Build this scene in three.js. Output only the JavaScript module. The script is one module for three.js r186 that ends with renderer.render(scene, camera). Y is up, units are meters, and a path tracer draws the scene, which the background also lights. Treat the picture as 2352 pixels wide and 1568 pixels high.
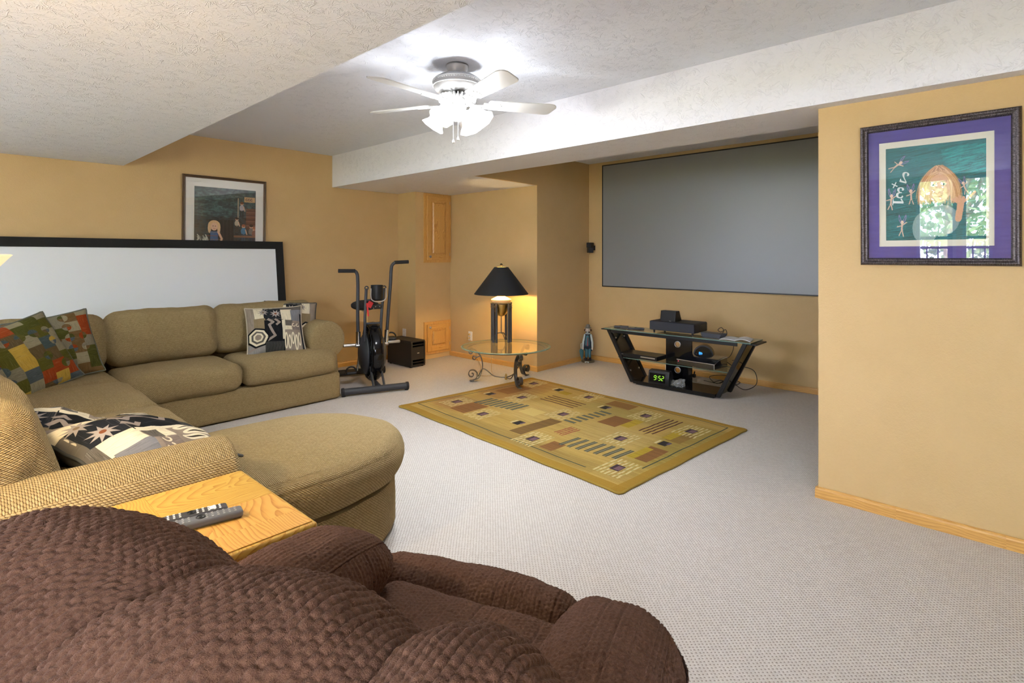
import * as THREE from 'three';
import { RoundedBoxGeometry } from 'three/addons/geometries/RoundedBoxGeometry.js';
import { mergeGeometries } from 'three/addons/utils/BufferGeometryUtils.js';
import { ImprovedNoise } from 'three/addons/math/ImprovedNoise.js';

// ---------- camera, sky, sun, exposure ----------
const W = 2352, H = 1568, FOCAL = 1231.6, HORIZON = 587.5;
const EYE = 1.3, YAW = THREE.MathUtils.degToRad(42.67);
const scene = new THREE.Scene();
const camera = new THREE.PerspectiveCamera(2 * Math.atan(H / 2 / FOCAL) * 180 / Math.PI, W / H, 0.05, 200);
camera.position.set(0, EYE, 0);
camera.rotation.y = YAW;
camera.setViewOffset(W, H, 0, H / 2 - HORIZON, W, H);
camera.updateProjectionMatrix();
const renderer = new THREE.WebGLRenderer({ antialias: true });
renderer.toneMapping = THREE.LinearToneMapping;
renderer.toneMappingExposure = 1.68;
renderer.shadowMap.enabled = true;
scene.background = new THREE.Color(0.73, 0.785, 1.0);   // overcast-bright sky outside the patio door
scene.backgroundIntensity = 18;
const sun = new THREE.DirectionalLight(new THREE.Color(1, 0.95, 0.88), 40);   // high behind the house, lights the trees outside only
sun.position.set(-6, 22, -14); sun.target.position.set(0, 0, 8);
sun.castShadow = true; sun.shadow.mapSize.set(2048, 2048);
Object.assign(sun.shadow.camera, { left: -20, right: 20, top: 20, bottom: -20, near: 1, far: 70 });
scene.add(sun, sun.target);
const FAN_GLOW = 0.28, FAN_SPOT = 2.0, FLOOR_LAMP_GLOW = 0.4, FLOOR_LAMP_SPOT = 1.8, TABLE_LAMP_LIGHT = 1.0;

// ---------- helpers ----------
function rng(seed) { let a = seed >>> 0; return () => { a = (a + 0x6d2b79f5) | 0; let t = Math.imul(a ^ (a >>> 15), 1 | a); t = (t + Math.imul(t ^ (t >>> 7), 61 | t)) ^ t; return ((t ^ (t >>> 14)) >>> 0) / 4294967296; }; }
const noise = new ImprovedNoise();
const used = {};
function numbered(n) { const k = n.replace(/_\d{3}$/, ''); if (!(k in used)) { used[k] = 0; return k; } used[k]++; return k + '_' + String(used[k]).padStart(3, '0'); }
function tag(o, label, category, group, kind) { o.userData.label = label; o.userData.category = category; if (group) o.userData.group = group; if (kind) o.userData.kind = kind; return o; }
function thing(name, label, category, pos = [0, 0, 0], turn = 0, group) {
  const o = new THREE.Group(); o.name = numbered(name); o.position.set(...pos); o.rotation.y = turn; tag(o, label, category, group); scene.add(o); return o;
}
function part(name, geo, mat, parent, label) {
  const m = new THREE.Mesh(geo, mat); m.name = name; m.castShadow = m.receiveShadow = true; if (label) m.userData.label = label; parent.add(m); return m;
}
function struct(name, geo, mat, parent) {
  const m = new THREE.Mesh(geo, mat); m.name = parent ? name : numbered(name); m.castShadow = m.receiveShadow = true;
  if (!parent) m.userData.kind = 'structure'; (parent || scene).add(m); return m;
}
const V = (x, y, z) => new THREE.Vector3(x, y, z);
const rad = THREE.MathUtils.degToRad;
// uv in metres from each face's dominant direction; grain=1 turns it by 90 degrees
function muv(g, grain = 0, s = 1) {
  if (g.index) g = g.toNonIndexed();
  const p = g.attributes.position, uv = new Float32Array(p.count * 2), a = V(), b = V(), c = V(), n = V();
  for (let i = 0; i < p.count; i += 3) {
    a.fromBufferAttribute(p, i); b.fromBufferAttribute(p, i + 1); c.fromBufferAttribute(p, i + 2);
    n.copy(b).sub(a).cross(c.clone().sub(a)); const x = Math.abs(n.x), y = Math.abs(n.y), z = Math.abs(n.z);
    for (let k = 0; k < 3; k++) {
      const q = [a, b, c][k]; let u, v;
      if (y >= x && y >= z) { u = q.x; v = q.z; } else if (x >= z) { u = q.z; v = q.y; } else { u = q.x; v = q.y; }
      if (grain) [u, v] = [v, u];
      uv[(i + k) * 2] = u * s; uv[(i + k) * 2 + 1] = v * s;
    }
  }
  g.setAttribute('uv', new THREE.BufferAttribute(uv, 2));
  return g;
}
function at(g, x = 0, y = 0, z = 0, rx = 0, ry = 0, rz = 0) {
  g.applyMatrix4(new THREE.Matrix4().compose(V(x, y, z), new THREE.Quaternion().setFromEuler(new THREE.Euler(rx, ry, rz, 'YXZ')), V(1, 1, 1))); return g;
}
const box = (w, h, d, x = 0, y = 0, z = 0, r = 0) => at(r ? new RoundedBoxGeometry(w, h, d, 3, Math.min(r, w / 2.01, h / 2.01, d / 2.01)) : new THREE.BoxGeometry(w, h, d), x, y, z);
const span = (x0, x1, y0, y1, z0, z1, r = 0) => box(x1 - x0, y1 - y0, z1 - z0, (x0 + x1) / 2, (y0 + y1) / 2, (z0 + z1) / 2, r);
function cyl(r1, r2, h, x = 0, y = 0, z = 0, seg = 24, rx = 0, ry = 0, rz = 0) { return at(new THREE.CylinderGeometry(r1, r2, h, seg), x, y, z, rx, ry, rz); }
function tube(pts, r, seg = 40, rs = 10) { return new THREE.TubeGeometry(new THREE.CatmullRomCurve3(pts.map((p) => V(...p)), false, 'centripetal'), seg, r, rs, false); }
function rod(a, b, r, rs = 12) {   // straight round bar with closed ends
  const A = V(...a), B = V(...b), d = B.clone().sub(A), g = new THREE.CylinderGeometry(r, r, d.length(), rs);
  g.applyQuaternion(new THREE.Quaternion().setFromUnitVectors(V(0, 1, 0), d.clone().normalize())); const m = A.add(B).multiplyScalar(0.5); return g.translate(m.x, m.y, m.z);
}
const lathe = (pts, seg = 40) => new THREE.LatheGeometry(pts.map(([x, y]) => new THREE.Vector2(x, y)), seg);
const plain = (gs) => mergeGeometries(gs.map((g) => { g = g.index ? g.toNonIndexed() : g; for (const k of Object.keys(g.attributes)) if (!['position', 'normal', 'uv'].includes(k)) g.deleteAttribute(k); return g; }));
function ext(pts, depth, bevel = 0, seg = 2, curveSegments = 12) {
  const s = pts.isShape || pts instanceof THREE.Shape ? pts : new THREE.Shape(pts.map(([x, y]) => new THREE.Vector2(x, y)));
  return new THREE.ExtrudeGeometry(s, { depth, bevelEnabled: bevel > 0, bevelSize: bevel, bevelThickness: bevel, bevelSegments: seg, curveSegments });
}
// a flat bar of the given thickness bent along a curve in x,y and extruded to a width in z
function ribbon(pts, t, w, n = 60) {
  const c = new THREE.CatmullRomCurve3(pts.map(([x, y]) => V(x, y, 0)), false, 'centripetal'), P = c.getSpacedPoints(n), L = [], R = [];
  for (let i = 0; i <= n; i++) { const a = P[Math.max(0, i - 1)], b = P[Math.min(n, i + 1)], dx = b.x - a.x, dy = b.y - a.y, l = Math.hypot(dx, dy) || 1; L.push([P[i].x - dy / l * t / 2, P[i].y + dx / l * t / 2]); R.push([P[i].x + dy / l * t / 2, P[i].y - dx / l * t / 2]); }
  return smooth(ext([...L, ...R.reverse()], w, 0.0012, 1).translate(0, 0, -w / 2), 0.6);
}
// soft normals shared between vertices at the same place (creases sharper than cosLimit are kept)
function smooth(g, cosLimit = -1) {
  if (g.index) g = g.toNonIndexed();
  const p = g.attributes.position, n = new Float32Array(p.count * 3), fn = [], map = new Map(), a = V(), b = V(), c = V();
  for (let i = 0; i < p.count; i += 3) {
    a.fromBufferAttribute(p, i); b.fromBufferAttribute(p, i + 1); c.fromBufferAttribute(p, i + 2);
    const f = b.clone().sub(a).cross(c.clone().sub(a)); fn.push(f);
    for (let k = 0; k < 3; k++) { const key = Math.round(p.getX(i + k) * 2e4) + ',' + Math.round(p.getY(i + k) * 2e4) + ',' + Math.round(p.getZ(i + k) * 2e4); if (!map.has(key)) map.set(key, []); map.get(key).push(i + k); }
  }
  const s = V();
  for (const list of map.values()) for (const v of list) {
    const f0 = fn[Math.floor(v / 3)], l0 = f0.length() || 1; s.set(0, 0, 0);
    for (const w of list) { const f = fn[Math.floor(w / 3)]; if (cosLimit <= -1 || f.dot(f0) / (l0 * (f.length() || 1)) > cosLimit) s.add(f); }
    s.normalize(); n[v * 3] = s.x; n[v * 3 + 1] = s.y; n[v * 3 + 2] = s.z;
  }
  g.setAttribute('normal', new THREE.BufferAttribute(n, 3)); return g;
}
// an upholstered block: rounded, puffed out, gently uneven; uv in metres on each face
function cushion(w, h, d, { r = 0.06, px = 0.015, py = 0.03, pz = 0.015, cell = 0.03, wob = 0.006, seed = 1, shape, knit = 0 } = {}) {
  const n = (l) => Math.max(3, Math.round(l / cell)), g0 = new THREE.BoxGeometry(w, h, d, n(w), n(h), n(d)), dims = [[d, h], [d, h], [w, d], [w, d], [w, h], [w, h]];
  const p = g0.attributes.position, uv = g0.attributes.uv, ix = g0.index.array;
  for (const gr of g0.groups) { const seen = new Set(); for (let i = gr.start; i < gr.start + gr.count; i++) { const v = ix[i]; if (seen.has(v)) continue; seen.add(v); const [du, dv] = dims[gr.materialIndex]; uv.setXY(v, uv.getX(v) * du + seed * 0.137, uv.getY(v) * dv + seed * 0.291); } }
  const a = w / 2, b = h / 2, c = d / 2, q = V(), inn = V(), dir = V(), nor = [];
  for (let i = 0; i < p.count; i++) {
    q.fromBufferAttribute(p, i);
    inn.set(THREE.MathUtils.clamp(q.x, -a + r, a - r), THREE.MathUtils.clamp(q.y, -b + r, b - r), THREE.MathUtils.clamp(q.z, -c + r, c - r));
    dir.copy(q).sub(inn); if (dir.lengthSq() > 0) { dir.normalize(); q.copy(inn).addScaledVector(dir, r); }
    const X = q.x / a, Y = q.y / b, Z = q.z / c, k = (t) => Math.max(0, 1 - t * t);
    q.x += px * X * k(Y) * k(Z); q.y += py * Y * k(X) * k(Z); q.z += pz * Z * k(X) * k(Y);
    const f = wob * (noise.noise(q.x * 5 + seed * 7.3, q.y * 5 + seed, q.z * 5) + 0.5 * noise.noise(q.x * 13, q.y * 13 + seed * 3, q.z * 13));
    q.addScaledVector(dir, f);
    if (shape) shape(q, X, Y, Z);
    p.setXYZ(i, q.x, q.y, q.z); nor.push(dir.clone());
  }
  if (knit) {
    let g = smooth(g0); const P = g.attributes.position, N = g.attributes.normal, U = g.attributes.uv;
    for (let i = 0; i < P.count; i++) { const e = knit * stitch(U.getX(i), U.getY(i)); P.setXYZ(i, P.getX(i) + N.getX(i) * e, P.getY(i) + N.getY(i) * e, P.getZ(i) + N.getZ(i) * e); }
    return smooth(g);
  }
  return smooth(g0);
}
// chunky crochet: cords 12 mm apart, stitches 14 mm long, every other cord shifted by half a stitch
function stitch(u, v) {
  const cu = u / 0.0118, ci = Math.floor(cu), fu = cu - ci - 0.5, cv = v / 0.0128 + (ci & 1) * 0.5 + 0.25 * noise.noise(ci * 3.1, v * 9, 0.5), fv = cv - Math.floor(cv) - 0.5;
  const e = 1 - Math.pow(Math.abs(fu) * 2, 2.6), f = 1 - Math.pow(Math.abs(fv) * 2, 2.6), j = 0.85 + 0.3 * noise.noise(ci * 1.7, Math.floor(cv) * 1.3, 2.2);
  return (Math.sqrt(Math.max(0, e)) * (0.3 + 0.7 * Math.sqrt(Math.max(0, f)))) * j - 0.6;
}

// ---------- textures ----------
function canvas(w, h, draw) { const c = document.createElement('canvas'); c.width = w; c.height = h; draw(c.getContext('2d'), w, h); return c; }
function tex(c, srgb = true, rep = [1, 1]) { const t = new THREE.CanvasTexture(c); if (srgb) t.colorSpace = THREE.SRGBColorSpace; t.wrapS = t.wrapT = THREE.RepeatWrapping; t.repeat.set(...rep); return t; }
// tiling value noise, fbm
function tileNoise(seed, N) { const r = rng(seed), a = new Float32Array(N * N); for (let i = 0; i < a.length; i++) a[i] = r(); return (x, y) => { const xi = Math.floor(x), yi = Math.floor(y); let fx = x - xi, fy = y - yi; fx = fx * fx * (3 - 2 * fx); fy = fy * fy * (3 - 2 * fy); const g = (i, j) => a[(((j % N) + N) % N) * N + (((i % N) + N) % N)]; return (g(xi, yi) * (1 - fx) + g(xi + 1, yi) * fx) * (1 - fy) + (g(xi, yi + 1) * (1 - fx) + g(xi + 1, yi + 1) * fx) * fy; }; }
// fills a square tile from f(u, v) in 0..1 -> [r,g,b] (sRGB 0..255) or a height 0..1
function field(n, f, srgb, metres) {
  const d = new Uint8Array(n * n * 4);
  for (let y = 0; y < n; y++) for (let x = 0; x < n; x++) { const v = f((x + 0.5) / n, (y + 0.5) / n), o = (y * n + x) * 4; if (srgb) { d[o] = v[0]; d[o + 1] = v[1]; d[o + 2] = v[2]; } else d[o] = d[o + 1] = d[o + 2] = Math.max(0, Math.min(255, v * 255)); d[o + 3] = 255; }
  const t = new THREE.DataTexture(d, n, n, THREE.RGBAFormat); t.magFilter = THREE.LinearFilter; t.minFilter = THREE.LinearFilter; t.wrapS = t.wrapT = THREE.RepeatWrapping; if (srgb) t.colorSpace = THREE.SRGBColorSpace;
  t.repeat.set(1 / metres, 1 / metres); t.needsUpdate = true; return t;
}
const n8 = tileNoise(11, 8), n32 = tileNoise(12, 32), n128 = tileNoise(13, 128), n256 = tileNoise(14, 256);
const mixc = (a, b, t) => [a[0] + (b[0] - a[0]) * t, a[1] + (b[1] - a[1]) * t, a[2] + (b[2] - a[2]) * t];
const std = (o) => new THREE.MeshStandardMaterial(o), phys = (o) => new THREE.MeshPhysicalMaterial(o);
const lin = (r, g, b) => new THREE.Color().setRGB(r, g, b);

// sofa chenille: staggered yarn pills over a darker ground thread
function pill(u, v) {
  const NU = 10, NV = 18, row = Math.floor(v * NV), fv = v * NV - row - 0.5, cu = u * NU + (row & 1) * 0.5, col = ((Math.floor(cu) % NU) + NU) % NU, fu = cu - Math.floor(cu) - 0.5;
  const su = fu + fv * 0.32, d = 1 - (su / 0.52) ** 2 - (fv / 0.5) ** 2; return [Math.sqrt(Math.max(0, d)), n32(col * 3.3 + row * 1.7, row * 2.9)];
}
const sofaBump = field(512, (u, v) => pill(u, v)[0] * 0.85 + 0.15 * n256(u * 256, v * 256), false, 0.11);
const sofaMap = field(512, (u, v) => { const [h, k] = pill(u, v); const yarn = mixc([160, 139, 97], [194, 172, 128], k * 0.7 + 0.3 * n128(u * 128, v * 128)); return h > 0.28 ? yarn : mixc([112, 88, 58], yarn, h / 0.28); }, true, 0.11);
const sofaMat = phys({ map: sofaMap, bumpMap: sofaBump, bumpScale: 0.0042, roughness: 0.95, sheen: 0.25, sheenRoughness: 0.6, sheenColor: lin(0.6, 0.5, 0.32), specularIntensity: 0.2 });
// brown crochet chenille (the stitches are geometry, this is the yarn itself)
const brownMap = field(512, (u, v) => { const k = 0.45 * n32(u * 32, v * 32) + 0.55 * n256(u * 256, v * 256); return mixc([78, 54, 42], [122, 90, 72], k); }, true, 0.12);
const brownBump = field(512, (u, v) => 0.5 * n256(u * 256, v * 256) + 0.5 * n128(u * 128, v * 128), false, 0.09);
const brownMat = phys({ map: brownMap, bumpMap: brownBump, bumpScale: 0.0012, roughness: 0.95, sheen: 0.45, sheenRoughness: 0.5, sheenColor: lin(0.5, 0.4, 0.36), specularIntensity: 0.2 });
const knitFine = field(512, (u, v) => { const x = u * 8, y = v * 8, ci = Math.floor(x), fx = x - ci - 0.5, yy = y + (ci & 1) * 0.5, fy = yy - Math.floor(yy) - 0.5; return Math.sqrt(Math.max(0, 1 - fx * fx * 4)) * (0.4 + 0.6 * Math.sqrt(Math.max(0, 1 - fy * fy * 4))) * 0.9 + 0.1 * n256(u * 256, v * 256); }, false, 0.1);
// carpet: looped pile with a diagonal lattice of small dark tufts
const carpetCell = (u, v) => { const N = 20, x = u * N, y = v * N, j = (i, k) => 0.16 * (n32(i * 7.1 + 0.5, k * 5.3 + 0.5) - 0.5); let d = 9; for (const o of [0, 0.5]) { const i = Math.round(x - o), k = Math.round(y - o); d = Math.min(d, Math.hypot(x - o - i - j(i % N, k % N), y - o - k - j(k % N, i % N))); } return d; };
const carpetMap = field(1024, (u, v) => { const d = carpetCell(u, v), t = Math.max(0, 1 - d / 0.2), k = n256(u * 256, v * 256) * 0.6 + n32(u * 32, v * 32) * 0.4; return mixc(mixc([194, 188, 181], [217, 212, 206], k), [146, 136, 126], Math.min(1, t * 1.3)); }, true, 0.36);
const carpetBump = field(1024, (u, v) => { const d = carpetCell(u, v); return Math.min(1, d / 0.3) * 0.75 + 0.25 * n256(u * 256, v * 256); }, false, 0.36);
const carpetMat = std({ map: carpetMap, bumpMap: carpetBump, bumpScale: 0.0035, roughness: 1 });
// brushed drywall texture: fans of raised strokes
const ceilingBump = tex(canvas(2048, 2048, (c, w) => {
  const r = rng(77); c.fillStyle = '#606060'; c.fillRect(0, 0, w, w); c.lineCap = 'round';
  const stroke = (x, y, a, l, b, lw, al) => { for (const ox of [-w, 0, w]) for (const oy of [-w, 0, w]) { const X = x + ox, Y = y + oy; if (X < -150 || Y < -150 || X > w + 150 || Y > w + 150) continue; c.strokeStyle = `rgba(255,255,255,${al})`; c.lineWidth = lw; c.beginPath(); c.moveTo(X, Y); c.quadraticCurveTo(X + Math.cos(a) * l * 0.5 - Math.sin(a) * b, Y + Math.sin(a) * l * 0.5 + Math.cos(a) * b, X + Math.cos(a) * l, Y + Math.sin(a) * l); c.stroke(); } };
  for (let i = 0; i < 16000; i++) stroke(r() * w, r() * w, r() * 6.3, 6 + r() * 22, (r() - 0.5) * 10, 1.2 + r() * 2, 0.12 + r() * 0.2);
  for (let i = 0; i < 900; i++) { const x = r() * w, y = r() * w, a0 = r() * 6.3, sp = 0.6 + r() * 1.6, n = 5 + Math.floor(r() * 10); for (let k = 0; k < n; k++) { const a = a0 + (k / n - 0.5) * sp, q = 6 + r() * 34; stroke(x + Math.cos(a) * q, y + Math.sin(a) * q, a + (r() - 0.5) * 0.3, 8 + r() * r() * 60, (r() - 0.5) * 16, 1.2 + r() * 3, 0.2 + r() * 0.5); } }
}), false, [1 / 1.7, 1 / 1.7]);
const ceilingMat = std({ color: lin(0.755, 0.778, 0.84), bumpMap: ceilingBump, bumpScale: 0.0052, roughness: 0.95 });
const beamMat = std({ color: lin(0.80, 0.795, 0.85), bumpMap: ceilingBump, bumpScale: 0.0035, roughness: 0.95 });
// tan wall paint with a rolled, faintly blotchy surface
const wallMap = field(1024, (u, v) => mixc([201, 170, 119], [209, 178, 128], 0.5 * n8(u * 8, v * 8) + 0.3 * n32(u * 32, v * 32) + 0.2 * n256(u * 256, v * 256)), true, 2.3);
const wallBump = field(1024, (u, v) => 0.6 * n256(u * 256, v * 256) + 0.4 * n128(u * 128, v * 128), false, 0.9);
const wallMat = phys({ map: wallMap, bumpMap: wallBump, bumpScale: 0.0006, roughness: 0.55, specularIntensity: 0.6 });
// oak: grain runs along v
function oakTex(seed, metres, A = [222, 172, 90], B = [176, 116, 44]) {
  const nz = tileNoise(seed, 16), n2 = tileNoise(seed + 1, 64);
  return field(1024, (u, v) => {
    const wob = 0.22 * (nz(u * 4 + 3, v * 2) - 0.5) + 0.05 * (n2(u * 16, v * 8) - 0.5);
    const x = (u - 0.5) + wob, y = ((v * 2) % 1) - 0.5, ring = Math.abs(x) < 0.22 ? Math.sqrt(x * x * 6 + (y * 0.42 + 0.5) ** 2) * 13 : Math.abs(x) * 34 + 3 * wob;
    const g = ring - Math.floor(ring), late = Math.pow(g, 3), pore = n256(u * 256 * 0.99, v * 12) > 0.72 ? 0.22 * g : 0;
    return mixc(A, B, Math.min(1, late * 0.75 + pore + 0.18 * n2(u * 64, v * 4)));
  }, true, metres);
}
const oakA = oakTex(31, 0.5), oakB = oakTex(53, 0.42, [222, 174, 98], [182, 126, 58]), oakPale = oakTex(71, 0.34, [230, 188, 98], [186, 128, 42]);
const oakStraight = field(1024, (u, v) => { const x = u * 26 + 1.6 * n8(u * 8, v * 4) + 0.5 * n32(u * 32, v * 4), g = x - Math.floor(x); return mixc([222, 174, 98], [184, 130, 60], Math.min(1, Math.pow(g, 2.5) * 0.6 + (n256(u * 256, v * 10) > 0.7 ? 0.25 : 0) + 0.25 * n128(u * 128, v * 4))); }, true, 0.4);
const oakFrame = phys({ map: oakStraight, roughness: 0.4, clearcoat: 0.25, clearcoatRoughness: 0.3 });
const oakMat = phys({ map: oakA, roughness: 0.38, clearcoat: 0.3, clearcoatRoughness: 0.25 });
const oakDarkMat = phys({ map: oakStraight, roughness: 0.4, clearcoat: 0.25, clearcoatRoughness: 0.3 });
const oakPanel = phys({ map: oakB, roughness: 0.4, clearcoat: 0.25, clearcoatRoughness: 0.3 });
const oakTop = phys({ map: oakPale, color: lin(0.84, 0.84, 0.74), roughness: 0.3, clearcoat: 0.5, clearcoatRoughness: 0.15 });
// plain materials
const black = std({ color: lin(0.012, 0.012, 0.013), roughness: 0.45 }), blackGloss = phys({ color: lin(0.004, 0.004, 0.005), roughness: 0.1, specularIntensity: 0.9 });
const blackSatin = phys({ color: lin(0.008, 0.0085, 0.0095), roughness: 0.38, specularIntensity: 0.7 }), rubber = std({ color: lin(0.015, 0.015, 0.016), roughness: 0.8 });
const charcoal = std({ color: lin(0.035, 0.037, 0.042), roughness: 0.55 }), steel = std({ color: lin(0.62, 0.62, 0.62), roughness: 0.28, metalness: 1 }), chrome = std({ color: lin(0.8, 0.8, 0.82), roughness: 0.12, metalness: 1 });
const whitePlastic = std({ color: lin(0.8, 0.79, 0.76), roughness: 0.4 }), paper = std({ color: lin(0.82, 0.82, 0.82), roughness: 0.9 });
const glassPane = phys({ color: lin(1, 1, 1), transmission: 1, roughness: 0, ior: 1.5, thickness: 0 });
const glassTop = phys({ color: lin(0.95, 0.985, 0.965), transmission: 1, roughness: 0, ior: 1.5, thickness: 0 }), glassEdge = phys({ color: lin(0.30, 0.48, 0.42), transmission: 0.6, roughness: 0.1, ior: 1.5, thickness: 0 });
const brass = std({ color: lin(0.62, 0.42, 0.14), roughness: 0.32, metalness: 1 }), iron = std({ color: lin(0.16, 0.15, 0.14), roughness: 0.42, metalness: 0.9 });
const fanWhite = phys({ color: lin(0.62, 0.62, 0.61), roughness: 0.35, clearcoat: 0.3 }), nickel = std({ color: lin(0.42, 0.41, 0.40), roughness: 0.38, metalness: 0.5 });
const cable = std({ color: lin(0.015, 0.015, 0.015), roughness: 0.6 });

// ---------- the room ----------
const XL = -5.73, XC = -5.357, XS = -3.876, ZCOL = -4.057, ZALC = -4.62, ZSCR = -5.64, ZP = -3.245, XP = -0.745, CEIL = 2.455, SOF = 2.092, XR = 2.6, ZB = 2.2, T = 0.12;
struct('floor', muv(span(XL - T, XR + T, -0.1, 0, ZSCR - T, ZB + T)), carpetMat);
struct('ceiling', muv(span(XL - T, XR + T, CEIL, CEIL + 0.15, ZSCR - T, ZB + T)), ceilingMat);
struct('wall_left', muv(span(XL - T, XL, 0, CEIL, ZCOL - T, ZB)), wallMat);
struct('wall_column', muv(plain([span(XL - T, XC, 0, CEIL, ZALC - T, ZCOL)])), wallMat);
struct('wall_alcove', muv(span(XC, XS - T, 0, CEIL, ZALC - T, ZALC)), wallMat);
struct('wall_nook', muv(plain([span(XS - T, XS, 0, CEIL, ZSCR, ZALC), span(XS - 0.02, XS, SOF + 0.002, CEIL, ZALC, -3.66)])), wallMat);
struct('wall_screen', muv(span(XS - T, 1.1, 0, CEIL, ZSCR - T, ZSCR)), wallMat);
struct('wall_nook_end', muv(span(1.0, 1.1, 0, CEIL, ZSCR, ZP - T)), wallMat);
struct('wall_partition', muv(span(XP, XR, 0, SOF, ZP - T, ZP)), wallMat);
struct('wall_right', muv(span(XR, XR + T, 0, CEIL, ZP, ZB)), wallMat);
// dropped ceilings: over the seating, the beam, and over the lamp alcove
struct('soffit_front', muv(span(XL, XR, SOF + 0.004, CEIL, -1.155, ZB)), ceilingMat);
struct('ceiling_beam', muv(span(XL, XR, SOF, CEIL, -3.66, -3.15)), beamMat);
struct('soffit_alcove', muv(span(XL, XS - 0.02, SOF, CEIL, ZALC, -3.66)), beamMat);
// low oak baseboards with an eased top
const bbProfile = [[0, 0], [0.014, 0], [0.014, 0.044], [0.011, 0.052], [0.006, 0.057], [0, 0.058]];
struct('baseboard_partition', muv(at(ext(bbProfile, XR - XP + 0.012), XR, 0, ZP, 0, -Math.PI / 2, 0), 1), oakDarkMat);
struct('baseboard_partition_end', muv(at(ext(bbProfile, T + 0.012), XP, 0, ZP + 0.012, 0, Math.PI, 0), 1), oakDarkMat);
struct('baseboard_screen', muv(at(ext(bbProfile, 1.0 - XS), 1.0, 0, ZSCR, 0, -Math.PI / 2, 0), 1), oakDarkMat);
struct('baseboard_nook', muv(at(ext(bbProfile, ZALC - ZSCR + 0.012), XS, 0, ZSCR, 0, 0, 0), 1), oakDarkMat);
struct('baseboard_alcove', muv(at(ext(bbProfile, XS - XC + 0.012), XS + 0.012, 0, ZALC, 0, -Math.PI / 2, 0), 1), oakDarkMat);
struct('baseboard_column', muv(at(ext(bbProfile, XC - XL), XC, 0, ZCOL, 0, -Math.PI / 2, 0), 1), oakDarkMat);
struct('baseboard_left', muv(at(ext(bbProfile, ZB - ZCOL), XL, 0, ZCOL, 0, 0, 0), 1), oakDarkMat);
// back wall behind the camera with a patio door and a wide window: the daylight of the room
const openings = [[-1.62, -1.5, 0.9, 1.36], [-0.86, -0.46, 0.06, 2.06], [-0.40, -0.12, 0.06, 2.06], [0.3, 2.3, 0.4, 2.05], [-4.7, -2.6, 0.8, 2.05]];
{
  const s = new THREE.Shape([[XL, 0], [XR, 0], [XR, CEIL], [XL, CEIL]].map((p) => new THREE.Vector2(...p)));
  for (const [a, b, c, d] of openings) s.holes.push(new THREE.Path([[a, c], [a, d], [b, d], [b, c]].map((p) => new THREE.Vector2(...p))));
  struct('wall_back', muv(ext(s, T).translate(0, 0, ZB)), wallMat);
  const frameMat = std({ color: lin(0.55, 0.55, 0.55), roughness: 0.5 });
  openings.forEach(([a, b, c, d], i) => {
    const w = 0.035, name = i === 0 || i > 2 ? 'window_' + (i === 0 ? 1 : i - 1) : 'door_' + i, root = new THREE.Group(); root.name = name; root.userData.kind = 'structure'; scene.add(root);
    const f = [span(a, a + w, c, d, ZB + 0.03, ZB + 0.09), span(b - w, b, c, d, ZB + 0.03, ZB + 0.09), span(a + w, b - w, c, c + w, ZB + 0.03, ZB + 0.09), span(a + w, b - w, d - w, d, ZB + 0.03, ZB + 0.09)];
    if (i > 2) f.push(span((a + b) / 2 - 0.02, (a + b) / 2 + 0.02, c + w, d - w, ZB + 0.03, ZB + 0.09));
    struct('frame', plain(f), frameMat, root); struct('pane', span(a + w, b - w, c + w, d - w, ZB + 0.058, ZB + 0.062), glassPane, root);
  });
}
// outside: lawn, deck railing and trees, seen in the picture glass
const lawnMat = std({ map: field(256, (u, v) => mixc([128, 128, 88], [168, 164, 122], 0.6 * n128(u * 128, v * 128) + 0.4 * n8(u * 8, v * 8)), true, 3), roughness: 1 });
{ const g = struct('lawn', muv(span(-14, 16, -0.2, -0.1, 5.2, 26)), lawnMat); struct('patio', muv(span(-14, 16, -0.2, -0.1, ZB + T + 0.01, 5.2)), std({ map: field(256, (u, v) => mixc([168, 166, 164], [196, 193, 190], 0.5 * n256(u * 256, v * 256) + 0.5 * n8(u * 8, v * 8)), true, 2), roughness: 0.95 })); }
{
  const rail = thing('deck_railing', 'dark metal deck railing outside the patio door, seen mirrored in picture glass', 'railing', [0, -0.1, 3.6]);
  const bars = new THREE.BoxGeometry(0.016, 0.92, 0.016);
  part('top_rail', span(-3, 3, 1.36, 1.4, -0.02, 0.02), black, rail); part('rail', span(-3, 3, 1.22, 1.25, -0.015, 0.015), black, rail); part('bottom_rail', span(-3, 3, 0.4, 0.43, -0.015, 0.015), black, rail);
  for (let k = 0; k < 46; k++) { const m = part('baluster', bars, black, rail); m.position.set(-2.95 + k * 0.13, 0.86, 0); }
  for (const x of [-3, -0.6, 1.8]) part('post', span(x - 0.03, x + 0.03, 0, 1.44, -0.03, 0.03), black, rail);
}
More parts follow.
